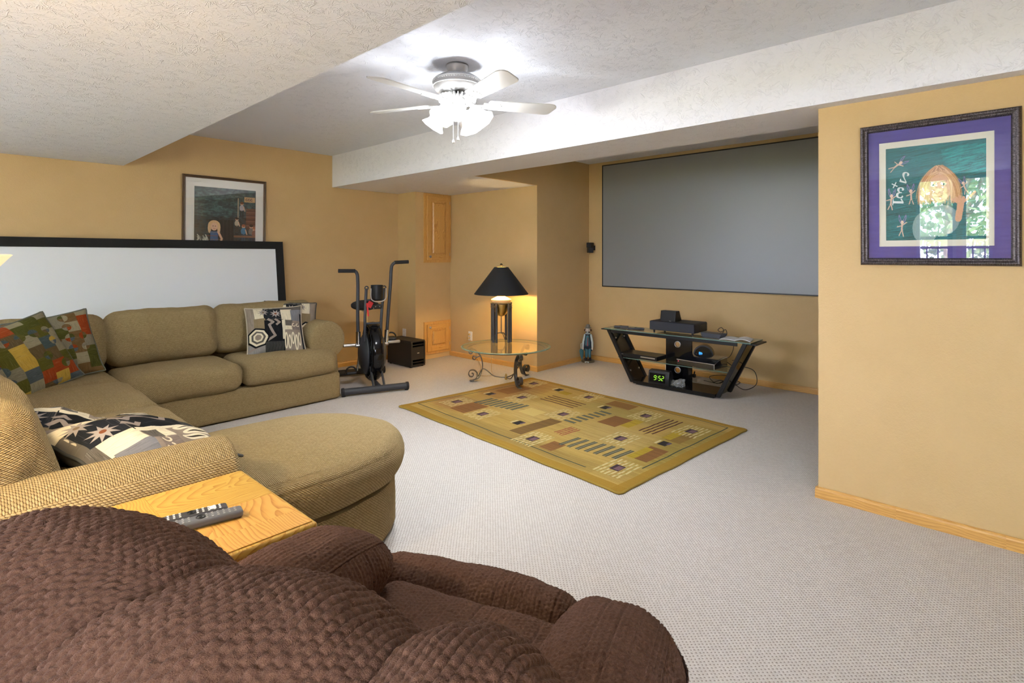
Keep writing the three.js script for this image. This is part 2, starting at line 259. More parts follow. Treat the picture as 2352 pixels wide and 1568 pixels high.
{
  const bark = std({ color: lin(0.34, 0.29, 0.23), roughness: 1 }), leafMats = [lin(0.32, 0.44, 0.2), lin(0.40, 0.52, 0.28), lin(0.28, 0.40, 0.2)].map((c) => phys({ color: c, roughness: 0.9, transmission: 0.35, thickness: 0, side: THREE.DoubleSide }));
  const leaf = new THREE.PlaneGeometry(0.16, 0.09); const labels = ['pale trunked leafy tree nearest the patio door outside', 'bushy green tree right of the pale trunked tree outside', 'tall green tree left of the pale trunked tree outside', 'wide green tree far behind the deck railing outside'];
  [[-1.0, 9.5, 1], [2.6, 11, 2], [-4.2, 12, 3], [0.4, 15, 4]].forEach(([x, z, s], i) => {
    const r = rng(500 + s), t = thing('garden_tree', labels[i], 'tree', [x, -0.1, z]), br = [rod([0, 0, 0], [0.1, 2.2, 0], 0.12)];
    for (let k = 0; k < 9; k++) { const a = r() * 6.28, y = 0.9 + r() * 1.4; br.push(rod([0.05, y, 0], [Math.cos(a) * (0.9 + r()), y + 1 + r() * 1.6, Math.sin(a) * (0.9 + r())], 0.035)); }
    part('trunk', plain(br), bark, t);
    const N = 3200, im = new THREE.InstancedMesh(leaf, leafMats[i % 3], N), m = new THREE.Matrix4(), q = new THREE.Quaternion(), cl = [];
    for (let k = 0; k < 26; k++) { const a = r() * 6.28, d = Math.sqrt(r()) * 2.1; cl.push([Math.cos(a) * d, 0.7 + r() * 4.2, Math.sin(a) * d]); }
    for (let k = 0; k < N; k++) { const c = cl[k % 26], d = () => (r() + r() + r() - 1.5) * 0.85; q.setFromEuler(new THREE.Euler(r() * 6, r() * 6, r() * 6)); m.compose(V(c[0] + d(), c[1] + d(), c[2] + d()), q, V(0.95, 0.95, 0.95)); im.setMatrixAt(k, m); }
    im.name = 'foliage'; im.userData.kind = 'stuff'; im.castShadow = im.receiveShadow = true; t.add(im);
  });
}

// ---------- sectional sofa: one run along the left wall, a second run with a rounded chaise ----------
{
  const s = thing('sectional_sofa', 'large olive tan chenille corner sectional sofa with a rounded chaise end', 'sofa', [-4.0, 0, -1.0]);
  s.updateMatrixWorld(); const L = (g) => g.translate(4.0, 0, 1.0);   // shapes below are given in room coordinates
  const C = (name, w, h, d, x, y, z, o, rx = 0, ry = 0, rz = 0) => part(name, L(at(cushion(w, h, d, o), x, y, z, rx, ry, rz)), sofaMat, s);
  // bases down to the carpet
  C('base', 0.86, 0.24, 2.62, -4.895, 0.125, -1.23, { r: 0.025, px: 0, py: 0, pz: 0, wob: 0.002, seed: 1 });
  C('base', 2.42, 0.24, 0.98, -3.26, 0.125, -0.37, { r: 0.025, px: 0, py: 0, pz: 0, wob: 0.002, seed: 2 });
  // back frames
  C('back_frame', 0.22, 0.74, 2.75, -5.24, 0.38, -1.17, { r: 0.07, px: 0.005, py: 0.01, pz: 0, wob: 0.004, seed: 3 });
  C('back_frame', 3.0, 0.74, 0.2, -3.5, 0.38, 0.11, { r: 0.07, px: 0, py: 0.01, pz: 0.005, wob: 0.004, seed: 4 });
  // rolled arm at the far end, with pleated front
  const armPts = (R, h, w) => { const p = []; for (let i = 0; i <= 20; i++) { const a = -0.35 * Math.PI + (i / 20) * 1.6 * Math.PI; p.push([Math.cos(a) * R, h - R + Math.sin(a) * R]); } p.push([-w, 0.0]); p.push([w, 0.0]); return p; };
  function arm(name, pts, len, seed) {
    let g = ext(pts, len - 0.06, 0.03, 4); g.translate(0, 0, 0.03); const p = g.attributes.position;
    g = smooth(muv(g), 0.2); const q = g.attributes.position; for (let i = 0; i < q.count; i++) { const f = 0.008 * noise.noise(q.getX(i) * 9 + seed, q.getY(i) * 9, q.getZ(i) * 7); q.setXYZ(i, q.getX(i) + f, q.getY(i) + f * 0.6, q.getZ(i)); }
    return g;
  }
  part('arm', L(at(arm('arm', armPts(0.145, 0.65, 0.1), 0.74, 2), -5.30, 0.02, -2.47, 0, Math.PI / 2, 0)), sofaMat, s);
  // seat cushions
  C('seat_cushion', 0.58, 0.21, 0.80, -4.72, 0.35, -2.1, { r: 0.07, py: 0.025, px: 0.02, seed: 5, cell: 0.025, shape: (q, X, Y, Z) => { if (q.z < -0.22 && q.x < 0.1) q.z = Math.max(q.z, -0.30); } });
  C('seat_cushion', 0.60, 0.21, 0.79, -4.73, 0.345, -1.29, { r: 0.07, py: 0.025, px: 0.02, seed: 6, cell: 0.025 });
  C('seat_cushion', 0.56, 0.21, 0.92, -4.72, 0.345, -0.44, { r: 0.06, py: 0.015, seed: 7, cell: 0.03 });
  C('seat_cushion', 0.82, 0.21, 0.76, -4.02, 0.35, -0.54, { r: 0.075, py: 0.035, pz: 0.015, seed: 8, cell: 0.025 }).geometry;
  C('seat_cushion', 0.72, 0.21, 0.76, -3.235, 0.35, -0.54, { r: 0.075, py: 0.035, pz: 0.015, seed: 9, cell: 0.025 });
  // loose back cushions, leaning
  const bc = { r: 0.085, py: 0.0, pz: 0.03, px: 0.035, wob: 0.012, cell: 0.028 };
  C('back_cushion', 0.2, 0.43, 0.87, -5.0, 0.665, -2.08, { ...bc, seed: 11 }, 0, 0, 0.2);
  C('back_cushion', 0.2, 0.43, 0.76, -5.0, 0.665, -1.275, { ...bc, seed: 12 }, 0, 0, 0.2);
  C('back_cushion', 0.2, 0.42, 0.84, -5.0, 0.655, -0.46, { ...bc, seed: 13 }, 0, 0, 0.2);
  const bz = { r: 0.095, py: 0.01, px: 0.01, pz: 0.035, wob: 0.014, cell: 0.024 };
  C('back_cushion', 0.74, 0.47, 0.22, -4.05, 0.64, -0.08, { ...bz, seed: 14 }, 0.25, 0, 0);
  C('back_cushion', 0.74, 0.47, 0.22, -3.27, 0.64, -0.08, { ...bz, seed: 15 }, 0.25, 0, 0);
  C('back_cushion', 0.80, 0.50, 0.25, -2.485, 0.63, -0.115, { ...bz, seed: 16, r: 0.11, cell: 0.016, wob: 0.02 }, 0.27, 0, 0);
  // near arm between the chaise and the end table
  part('arm', L(at(arm('arm', armPts(0.115, 0.60, 0.105), 0.78, 5), -2.085, 0.02, 0.04, 0, Math.PI, 0)), sofaMat, s);
  // rounded chaise: base and thick cushion from one outline
  const outline = new THREE.CatmullRomCurve3([[-2.86, -0.25], [-2.865, -0.75], [-2.865, -1.15], [-2.80, -1.42], [-2.64, -1.58], [-2.42, -1.64], [-2.2, -1.58], [-2.05, -1.42], [-1.975, -1.2], [-1.965, -0.95], [-1.99, -0.80], [-2.08, -0.745], [-2.19, -0.73], [-2.205, -0.5], [-2.205, -0.25], [-2.4, -0.2], [-2.7, -0.2]].map(([x, z]) => V(x, 0, z)), true, 'catmullrom', 0.4).getSpacedPoints(220);
  function pad(prof, inset, topUV) {   // prof: list of [fraction of outline, extra metres outward, height]
    const cx = -2.5, cz = -0.95, n = 220, pos = [], uv = [], idx = []; let arc = 0;
    for (let i = 0; i <= n; i++) {
      const o = outline[i % n], o2 = outline[(i + 1) % n], dx = o.x - cx, dz = o.z - cz, l = Math.hypot(dx, dz); let band = 0;
      prof.forEach(([f, e, y], j) => {
        const k = f + (e - inset * (f > 0.5 ? 1 : 0)) / l, px = cx + dx * k, pz = cz + dz * k, crown = f < 0.999 ? 0 : 0;
        if (j) { const [f0, e0, y0] = prof[j - 1]; band += Math.hypot((f - f0) * l + e - e0, y - y0); }
        const wob = 0.005 * noise.noise(px * 6, y * 8, pz * 6);
        pos.push(px, y + wob + crown, pz); uv.push(...(j <= topUV ? [px, pz] : [arc + 0.3, band]));
      });
      arc += Math.hypot(o2.x - o.x, o2.z - o.z);
    }
    const m = prof.length; for (let i = 0; i < n; i++) for (let j = 0; j < m - 1; j++) { const a = i * m + j, b = a + m; idx.push(a, a + 1, b, b, a + 1, b + 1); }
    const g = new THREE.BufferGeometry(); g.setAttribute('position', new THREE.Float32BufferAttribute(pos, 3)); g.setAttribute('uv', new THREE.Float32BufferAttribute(uv, 2)); g.setIndex(idx); return smooth(g);
  }
  const top = []; for (let k = 0; k <= 14; k++) { const f = k / 14; top.push([f * 0.92, 0, 0.475 - 0.018 * f * f - 0.012 * f ** 6]); }
  part('chaise_cushion', L(pad([...top, [1, -0.045, 0.444], [1, -0.045, 0.444], [1, -0.018, 0.434], [1, -0.004, 0.42], [1, -0.006, 0.414], [1, 0.004, 0.405], [1, 0.013, 0.375], [1, 0.014, 0.34], [1, 0.006, 0.305], [1, -0.012, 0.278], [1, -0.04, 0.262], [0.5, 0, 0.26], [0, 0, 0.26]], 0, 15)), sofaMat, s);
  part('base', L(pad([[0, 0, 0.262], [0.5, 0, 0.262], [1, -0.05, 0.262], [1, -0.035, 0.245], [1, -0.03, 0.15], [1, -0.03, 0.03], [1, -0.04, 0.006], [0.5, 0, 0.004], [0, 0, 0.004]], 0, 2)), sofaMat, s);
}

// ---------- throw pillows ----------
function pillowGeo(w, h, t, seed, n = 36) {
  const mk = (sgn) => {
    const pos = [], uv = [], idx = [];
    for (let j = 0; j <= n; j++) for (let i = 0; i <= n; i++) {
      const u = i / n * 2 - 1, v = j / n * 2 - 1, e = Math.max(0, (1 - u * u)) ** 0.55 * Math.max(0, (1 - v * v)) ** 0.55;
      const pin = 1 - 0.055 * (1 - v * v) * u * u, pin2 = 1 - 0.055 * (1 - u * u) * v * v;
      const x = u * w / 2 * pin, y = v * h / 2 * pin2, z = sgn * t / 2 * e + 0.016 * noise.noise(u * 1.7 + seed, v * 1.7, 3) + sgn * 0.010 * e * noise.noise(u * 4 + seed, v * 4, sgn * 5 + 9);
      pos.push(x, y, z); uv.push(sgn > 0 ? i / n : 1 - i / n, j / n);
    }
    for (let j = 0; j < n; j++) for (let i = 0; i < n; i++) { const a = j * (n + 1) + i, b = a + 1, c = a + n + 1, d = c + 1; if (sgn > 0) idx.push(a, b, d, a, d, c); else idx.push(a, d, b, a, c, d); }
    const g = new THREE.BufferGeometry(); g.setAttribute('position', new THREE.Float32BufferAttribute(pos, 3)); g.setAttribute('uv', new THREE.Float32BufferAttribute(uv, 2)); g.setIndex(idx); g.computeVertexNormals(); return g;
  };
  const edge = []; const pe = (u, v) => [u * w / 2 * (1 - 0.055 * (1 - v * v) * u * u), v * h / 2 * (1 - 0.055 * (1 - u * u) * v * v), 0.016 * noise.noise(u * 1.7 + seed, v * 1.7, 3)];
  for (let k = 0; k < 16; k++) edge.push(pe(-1 + k / 8, -1)); for (let k = 0; k < 16; k++) edge.push(pe(1, -1 + k / 8)); for (let k = 0; k < 16; k++) edge.push(pe(1 - k / 8, 1)); for (let k = 0; k < 16; k++) edge.push(pe(-1, 1 - k / 8));
  const pip = new THREE.TubeGeometry(new THREE.CatmullRomCurve3(edge.map((p) => V(...p)), true, 'catmullrom', 0.3), 160, 0.0055, 8, true);
  return [mk(1), mk(-1), pip];
}
const weaveBump = field(256, (u, v) => 0.5 + 0.25 * Math.sin(u * 6.283 * 48) * Math.sin(v * 6.283 * 48) + 0.25 * (n128(u * 128, v * 128) - 0.5), false, 0.25);
function pillow(label, group, cnv, w, h, t, seed, pos, quat, pipeMat) {
  const o = thing('throw_pillow', label, 'pillow', pos, 0, group); o.quaternion.copy(quat);
  const map = tex(cnv); const m = phys({ map, bumpMap: weaveBump, bumpScale: 0.0012, roughness: 0.92, sheen: 0.15, specularIntensity: 0.25 }); weaveBump.repeat.set(4, 4);
  const [a, b, c] = pillowGeo(w, h, t, seed); part('cover', plain([a, b]), m, o); part('piping', c, pipeMat, o); return o;
}
// a pillow stands with its face along n, its up edge leaning back; roll turns it in its own plane
function facing(nx, ny, nz, roll = 0) { const n = V(nx, ny, nz).normalize(), up = V(0, 1, 0), x = up.clone().cross(n).normalize(), y = n.clone().cross(x); return new THREE.Quaternion().setFromRotationMatrix(new THREE.Matrix4().makeBasis(x, y, n)).multiply(new THREE.Quaternion().setFromAxisAngle(V(0, 0, 1), roll)); }
const streak = (c, x, y, w, h, col, r, vert) => { c.save(); c.beginPath(); c.rect(x, y, w, h); c.clip(); c.fillStyle = col; c.fillRect(x, y, w, h); for (let k = 0; k < 70; k++) { c.strokeStyle = r() < 0.5 ? 'rgba(0,0,0,0.16)' : 'rgba(255,255,255,0.10)'; c.lineWidth = 1 + r() * 2; const a = r(), l = 0.1 + r() * 0.4, b = r(); c.beginPath(); if (vert) { c.moveTo(x + a * w, y + b * h); c.lineTo(x + a * w + 2, y + (b + l) * h); } else { c.moveTo(x + b * w, y + a * h); c.lineTo(x + (b + l) * w, y + a * h + 2); } c.stroke(); } c.restore(); };
const geoPillow = (seed, cols) => canvas(1024, 1024, (c, S) => {   // patchwork of blocks and quartered circles
  const r = rng(seed), n = 6, q = S / n; const pick = () => cols[Math.floor(r() * cols.length)];
  for (let i = 0; i < n; i++) for (let j = -1; j < n; j++) { const off = (i % 2) * q * 0.5; streak(c, i * q, j * q + off, q + 1, q + 1, pick(), r, (i + j) & 1); }
  for (let k = 0; k < 11; k++) { const i = 1 + Math.floor(r() * (n - 1)), j = Math.floor(r() * n), x = i * q, y = (j + 0.5) * q, R = q * (0.3 + r() * 0.08); for (let m = 0; m < 4; m++) { c.save(); c.beginPath(); c.moveTo(x, y); c.arc(x, y, R, m * Math.PI / 2, (m + 1) * Math.PI / 2); c.clip(); streak(c, x - R, y - R, 2 * R, 2 * R, pick(), r, m & 1); c.restore(); } }
});
const dk = std({ color: lin(0.05, 0.05, 0.045), roughness: 0.9 }), lt = std({ color: lin(0.45, 0.38, 0.28), roughness: 0.9 }), gr = std({ color: lin(0.12, 0.12, 0.09), roughness: 0.9 });
const earth = ['#4a4a1e', '#55521f', '#8d8468', '#7a735c', '#4b5354', '#44504f', '#5d4c30', '#8f3d1a', '#b3923c', '#857c63'];
pillow('patchwork pillow behind the yellow patched one, brown grey with rust circles along its right edge', 'patchwork pillows in the sofa corner', geoPillow(5, ['#6a5230', '#6a5230', '#7c7460', '#4e585a', '#8d8468', '#4a4a1e', '#8f3d1a']), 0.47, 0.47, 0.15, 3, [-4.80, 0.665, -0.58], facing(0.86, 0.32, -0.1, 0.15), gr);
pillow('front patchwork pillow with yellow and red blocks, at the left edge', 'patchwork pillows in the sofa corner', geoPillow(9, earth), 0.52, 0.50, 0.17, 1, [-4.58, 0.645, -0.40], facing(0.86, 0.42, -0.42, 0.26), gr);
// black, cream and taupe abstract patchwork
const bw = (seed) => canvas(1024, 1024, (c, S) => {
  const r = rng(seed), K = '#17181a', Cm = '#d8ccae', T1 = '#8c7f70', T2 = '#5d5850', G = '#77777a';
  const blk = (x, y, w, h, col, v) => streak(c, x * S, y * S, w * S, h * S, col, r, v);
  const m = seed % 2 ? (x, w) => x : (x, w) => 1 - x - w;
  const B = (x, y, w, h, col, v) => blk(m(x, w), y, w, h, col, v);
  B(0, 0, 1, 1, T1, 1); B(0.02, 0, 0.14, 0.42, T1, 1); B(0.14, 0, 0.17, 0.28, Cm, 1); B(0.3, 0, 0.3, 0.34, T2, 1); B(0.3, 0.05, 0.3, 0.27, '#222428', 0); B(0.6, 0, 0.4, 0.1, T2, 0); B(0.6, 0.08, 0.2, 0.26, Cm, 1); B(0.78, 0.1, 0.22, 0.26, G, 1);
  B(0.12, 0.28, 0.2, 0.22, '#847457', 1); B(0.3, 0.33, 0.33, 0.42, K, 1); B(0.3, 0.72, 0.34, 0.28, K, 1); B(0.6, 0.34, 0.06, 0.4, Cm, 1); B(0.66, 0.35, 0.14, 0.12, T2, 0); B(0.66, 0.47, 0.12, 0.1, Cm, 1); B(0.78, 0.4, 0.22, 0.18, '#7c6f66', 1); B(0.64, 0.56, 0.36, 0.44, T1, 1); B(0.95, 0.2, 0.05, 0.8, '#2c2d31', 1); B(0, 0.8, 0.3, 0.2, '#8a8680', 1);
  c.lineJoin = 'round'; const X = (x) => (seed % 2 ? x : 1 - x) * S;
  const star = (x, y, R, col, mid) => { c.fillStyle = col; c.beginPath(); for (let k = 0; k < 18; k++) { const a = k / 18 * 6.283 + 0.2, q = k & 1 ? R * 0.42 : R; c.lineTo(X(x) + Math.cos(a) * q * S, y * S + Math.sin(a) * q * S); } c.fill(); c.fillStyle = mid; c.beginPath(); c.arc(X(x), y * S, R * 0.2 * S, 0, 7); c.fill(); };
  star(0.3, 0.13, 0.1, '#9a9088', '#7b6a55'); star(0.51, 0.18, 0.11, '#a39990', '#7d4a2e');
  const zig = (p, col, w) => { c.strokeStyle = col; c.lineWidth = w * S; c.beginPath(); p.forEach(([x, y], k) => k ? c.lineTo(X(x), y * S) : c.moveTo(X(x), y * S)); c.stroke(); };
  zig([[0.36, 0.3], [0.45, 0.38], [0.38, 0.43], [0.47, 0.66], [0.2, 0.84], [0.02, 0.92]], '#8d8177', 0.045); zig([[0.48, 0.32], [0.56, 0.39], [0.5, 0.44]], '#8d8177', 0.04);
  for (const [R, col, w] of [[0.18, K, 0.05], [0.15, Cm, 0.04], [0.11, T2, 0.035], [0.075, Cm, 0.03], [0.04, T1, 0.03]]) { c.strokeStyle = col; c.lineWidth = w * S; c.beginPath(); for (let k = 0; k <= 7; k++) { const a = k / 7 * 6.283; c.lineTo(X(0.18) + Math.cos(a) * R * S, 0.67 * S + Math.sin(a) * R * S); } c.stroke(); }
  for (let k = 0; k < 5; k++) { const x = 0.66 + k * 0.062, y0 = 0.62 + (k & 1) * 0.05, h = 0.3 - (k % 3) * 0.04; c.strokeStyle = Cm; c.lineWidth = 0.02 * S; c.fillStyle = '#3a342c'; c.beginPath(); c.ellipse(X(x), (y0 + h / 2) * S, 0.019 * S, h / 2 * S, 0, 0, 7); c.fill(); c.stroke(); }
  for (let k = 0; k < 16; k++) zig([[0.31 + k * 0.02, 0.78], [0.315 + k * 0.02, 0.86], [0.305 + k * 0.02, 0.98]], 'rgba(150,145,135,0.75)', 0.005);
  c.strokeStyle = Cm; c.lineWidth = 0.016 * S; for (const x of [0.82, 0.9]) { c.beginPath(); c.arc(X(x), 0.45 * S, 0.03 * S, 0.3, 5); c.stroke(); }
  for (const x of [0.36, 0.44]) { c.fillStyle = '#b9ae97'; c.beginPath(); c.ellipse(X(x), 0.02 * S + 14, 0.03 * S, 0.012 * S, 0, 0, 3.2); c.fill(); }
});
const bwA = bw(3), bwB = bw(8), bwC = bw(13), bwD = bw(18);
pillow('black and cream abstract pillow at the far sofa arm, half hidden behind another', 'black and cream pillows at the far sofa arm', bwB, 0.46, 0.43, 0.14, 6, [-4.88, 0.665, -2.26], facing(0.88, 0.36, 0.26, -0.08), dk);
pillow('black and cream abstract pillow with stars and spiral, front one at the far sofa arm', 'black and cream pillows at the far sofa arm', bwA, 0.47, 0.44, 0.14, 4, [-4.735, 0.645, -2.06], facing(0.86, 0.46, 0.22, 0.0), lt);
pillow('crumpled black and cream pillow propped against the bright back cushion of the chaise', 'black and cream pillows on the chaise', bwC, 0.47, 0.45, 0.13, 7, [-2.66, 0.60, -0.37], facing(0.16, 0.86, -0.30, 0.25), dk);
pillow('black and cream pillow lying on the chaise beside the near sofa arm', 'black and cream pillows on the chaise', bwD, 0.54, 0.47, 0.2, 9, [-2.39, 0.585, -0.53], facing(0.06, 0.97, -0.2, 0.62), dk);

// ---------- brown crochet recliner seen over its back ----------
{
  const o = thing('recliner_chair', 'brown chunky crochet recliner chair in the foreground seen from behind', 'armchair', [-0.665, 0, -0.262], rad(21));
  // backrest: three upright lobes on one cover
  const prof = new THREE.CatmullRomCurve3([[0.42, -0.21], [0.6, -0.205], [0.745, -0.165], [0.845, -0.095], [0.893, 0.0], [0.866, 0.09], [0.775, 0.155], [0.62, 0.185], [0.45, 0.19], [0.3, 0.17]].map(([y, z]) => V(0, y, z)), false, 'centripetal');
  const NU = 600, NV = 640, lobes = [[-0.56, -0.07], [-0.07, 0.24], [0.24, 0.49]], len = prof.getLength(), pos = [], uv = [], idx = [];
  const P = prof.getSpacedPoints(NV), Tn = P.map((_, j) => P[Math.min(NV, j + 1)].clone().sub(P[Math.max(0, j - 1)]).normalize());
  const CP = [[-0.6, 0.028], [-0.3, 0.022], [-0.07, 0.010], [0.09, 0.010], [0.21, -0.010], [0.34, 0.014], [0.44, -0.004], [0.6, -0.02]], crest = (u) => { for (let k = 1; k < CP.length; k++) if (u <= CP[k][0]) { const a = CP[k - 1], b = CP[k]; return a[1] + (b[1] - a[1]) * THREE.MathUtils.smoothstep(u, a[0], b[0]); } return -0.02; };
  const bulge = (u) => { for (const [a, b] of lobes) if (u >= a && u <= b) { const t = (u - a) / (b - a) * 2 - 1; return Math.sqrt(Math.max(0, 1 - t * t)); } return 0; };
  for (let i = 0; i <= NU; i++) {
    const t0 = i / NU * 2 - 1, u = t0 * 0.525 - 0.035, e = Math.pow(Math.max(0, 1 - Math.pow(Math.abs(t0), 8)), 0.4), b = bulge(u);
    for (let j = 0; j <= NV; j++) {
      const p = P[j], t = Tn[j]; const n = V(0, -t.z, t.y).multiplyScalar(-1);
      const top = THREE.MathUtils.smoothstep(p.y, 0.45, 0.8), wob = 0.012 * noise.noise(u * 4, j / NV * 5, 1.5) + 0.006 * noise.noise(u * 11, j / NV * 14, 4);
      const puff = (b - 0.55) * 0.029 * (0.4 + 0.6 * top) + wob; let y = p.y + n.y * puff, z = p.z + n.z * puff;
      y = 0.5 + (y - 0.5) * e; z = z * (0.35 + 0.65 * e);
      y += crest(u) * top; const past = Math.min(0.3, Math.max(0, j / NV * len - 0.56)), X = u - 0.04 - THREE.MathUtils.clamp(0.5 - 1.5 * u, 0.15, 0.6) * past * THREE.MathUtils.smoothstep(past, 0, 0.08);
      pos.push(X, y, z); uv.push(u + 0.6, j / NV * len);
    }
  }
  for (let i = 0; i < NU; i++) for (let j = 0; j < NV; j++) { const a = i * (NV + 1) + j, b = a + NV + 1; idx.push(a, a + 1, b, b, a + 1, b + 1); }
  let g = new THREE.BufferGeometry(); g.setAttribute('position', new THREE.Float32BufferAttribute(pos, 3)); g.setAttribute('uv', new THREE.Float32BufferAttribute(uv, 2)); g.setIndex(idx); g.computeVertexNormals();
  if (g.attributes.normal.getY(Math.floor(NU / 2) * (NV + 1) + Math.floor(NV * 0.5)) < 0) { for (let k = 0; k < idx.length; k += 3) [idx[k + 1], idx[k + 2]] = [idx[k + 2], idx[k + 1]]; g.setIndex(idx); g.computeVertexNormals(); }
  { const q = g.attributes.position, n = g.attributes.normal, U = g.attributes.uv; for (let k = 0; k < q.count; k++) { const s = 0.0078 * stitch(U.getX(k), U.getY(k)); q.setXYZ(k, q.getX(k) + n.getX(k) * s, q.getY(k) + n.getY(k) * s, q.getZ(k) + n.getZ(k) * s); } g.computeVertexNormals(); }
  part('backrest', g, brownMat, o);
  const K = (name, w, h, d, x, y, z, opt, rx = 0, ry = 0, rz = 0) => part(name, at(cushion(w, h, d, { cell: 0.0032, knit: 0.006, wob: 0.012, ...opt }), x, y, z, rx, ry, rz), brownMat, o);
  K('arm', 0.25, 0.20, 0.62, -0.365, 0.54, -0.385, { r: 0.09, py: 0.02, seed: 3, shape: (q, X, Y, Z) => { if (Z < 0) q.y -= 0.05 * Z * Z * (Y > 0 ? 1 : 0); } }, 0, 0.02, 0);
  K('arm', 0.25, 0.20, 0.62, 0.325, 0.515, -0.37, { r: 0.09, py: 0.02, seed: 5, shape: (q, X, Y, Z) => { if (Z < 0) q.y -= 0.05 * Z * Z * (Y > 0 ? 1 : 0); } }, 0, -0.02, 0);
  K('seat_cushion', 0.54, 0.2, 0.62, -0.05, 0.355, -0.43, { r: 0.07, py: 0.025, seed: 7 });
  K('footrest', 0.62, 0.22, 0.17, -0.10, 0.35, -0.79, { r: 0.08, py: 0.01, pz: 0.02, seed: 8 });
  part('base', at(cushion(0.86, 0.34, 0.86, { r: 0.03, px: 0, py: 0, pz: 0, wob: 0.003 }), -0.03, 0.21, -0.32), brownMat, o);
  part('side_panel', at(cushion(0.2, 0.42, 0.66, { r: 0.05, wob: 0.004, seed: 4 }), -0.40, 0.25, -0.36), brownMat, o); part('side_panel', at(cushion(0.2, 0.42, 0.66, { r: 0.05, wob: 0.004, seed: 6 }), 0.335, 0.25, -0.36), brownMat, o);
}

// ---------- oak end table with two remotes ----------
{
  const x0 = -1.955, x1 = -1.415, z0 = -0.735, z1 = -0.15, Y = 0.56, o = thing('end_table', 'honey oak end table with a patterned veneer top beside the near sofa arm', 'table', [(x0 + x1) / 2, 0, (z0 + z1) / 2]);
  const w = x1 - x0, d = z1 - z0, top = part('tabletop', box(w, 0.022, d, 0, Y - 0.0135, 0, 0.009), oakTop, o); top.geometry = muv(top.geometry, 1);
  const t = 0.0025, e = 0.012, rots = [0, 1, 1, 0];
  [[-1, -1], [1, -1], [-1, 1], [1, 1]].forEach(([sx, sz], i) => { const pw = w / 2 - e, pd = d / 2 - e; const g = muv(box(pw - 0.0006, t, pd - 0.0006, sx * pw / 2, Y - t / 2 + 0.0003, sz * pd / 2, 0.0006), rots[i]); const u = g.attributes.uv; for (let k = 0; k < u.count; k++) u.setXY(k, u.getX(k) + i * 0.171, u.getY(k) * 0.8 + i * 0.37); part('veneer_panel', g, i % 2 ? oakMat : oakTop, top); });
  part('skirt', muv(box(w - 0.09, 0.44, d - 0.09, 0, Y - 0.25, 0, 0.004)), oakMat, o);
  for (const [x, z] of [[-1, -1], [1, -1], [-1, 1], [1, 1]]) part('leg', cyl(0.011, 0.011, Y - 0.03, x * (w / 2 - 0.028), (Y - 0.03) / 2, z * (d / 2 - 0.028), 16), whitePlastic, o, 'white round leg');
}
function remote(label, pos, turn, len, w, h, mat, cols, group, light = 0.5) {
  const o = thing('remote_control', label, 'remote control', pos, turn, group); part('body', box(w, h, len, 0, h / 2, 0, h * 0.42), mat, o);
  const bs = [], rows = Math.round(len / 0.014) - 2; for (let j = 0; j < rows; j++) for (let i = 0; i < cols; i++) { if (j > rows * 0.42 && j < rows * 0.62) continue; bs.push(box(w * 0.42 / cols, 0.0022, 0.0055, (i - (cols - 1) / 2) * w * 0.8 / cols, h + 0.0002, -len / 2 + 0.02 + j * 0.014, 0.0012)); }
  part('buttons', plain(bs), std({ color: lin(light, light, light), roughness: 0.5 }), o).userData.kind = 'stuff';
  part('direction_pad', plain([at(new THREE.TorusGeometry(w * 0.24, 0.0022, 8, 28), 0, h, len * 0.02, Math.PI / 2), cyl(0.004, 0.004, 0.002, 0, h + 0.0006, len * 0.02, 16)]), blackSatin, o); return o;
}
const remGrey = std({ color: lin(0.13, 0.135, 0.145), roughness: 0.45 }), remDark = std({ color: lin(0.05, 0.05, 0.055), roughness: 0.45 });
remote('light grey remote control on the oak end table, nearer of the two', [-1.628, 0.5605, -0.508], rad(-12), 0.20, 0.044, 0.022, remGrey, 3, 'remotes on the end table', 0.33);
{ const r = remote('dark remote with white buttons on the oak end table, lying behind the grey one', [-1.682, 0.5605, -0.50], rad(-12), 0.175, 0.042, 0.019, remDark, 3, 'remotes on the end table', 0.8); part('label_pad', box(0.022, 0.002, 0.016, 0, 0.0198, -0.05, 0.001), whitePlastic, r); }

// ---------- floor lamp at the left edge: only the rim of its bowl shows ----------
{
  const Y = 1.19, o = thing('floor_lamp', 'floor lamp with glowing frosted glass bowl at the left edge of the photo', 'lamp', [-1.895, 0, 0.045]);
  part('base', lathe([[0, 0], [0.13, 0], [0.135, 0.012], [0.12, 0.022], [0.03, 0.03], [0.012, 0.05], [0, 0.05]]), brass, o);
  part('pole', cyl(0.011, 0.011, Y - 0.05, 0, (Y + 0.03) / 2, 0), brass, o);
  part('glass_bowl', lathe([[0.012, Y], [0.06, Y + 0.008], [0.12, Y + 0.04], [0.165, Y + 0.082], [0.186, Y + 0.108], [0.19, Y + 0.112], [0.186, Y + 0.114], [0.16, Y + 0.086], [0.115, Y + 0.046], [0.06, Y + 0.015], [0.012, Y + 0.008]], 48), phys({ color: lin(0.7, 0.55, 0.32), roughness: 0.5, emissive: lin(1, 0.78, 0.45), emissiveIntensity: 0.5 }), o);
  part('bulb', new THREE.SphereGeometry(0.032, 20, 16).translate(0, Y + 0.06, 0), std({ color: lin(1, 0.95, 0.85), emissive: lin(1, 0.82, 0.55), emissiveIntensity: 4 }), o);
  const sl = new THREE.SpotLight(new THREE.Color(1, 0.78, 0.46), FLOOR_LAMP_SPOT, 0, rad(80), 0.5); sl.position.set(0, Y + 0.05, 0); sl.target.position.set(0, 0, 0); sl.shadow.radius = 3; sl.castShadow = true; o.add(sl, sl.target);
  const l = new THREE.PointLight(new THREE.Color(1, 0.76, 0.44), FLOOR_LAMP_GLOW); l.position.set(0, Y + 0.07, 0); l.shadow.radius = 3; l.castShadow = true; o.add(l);
}

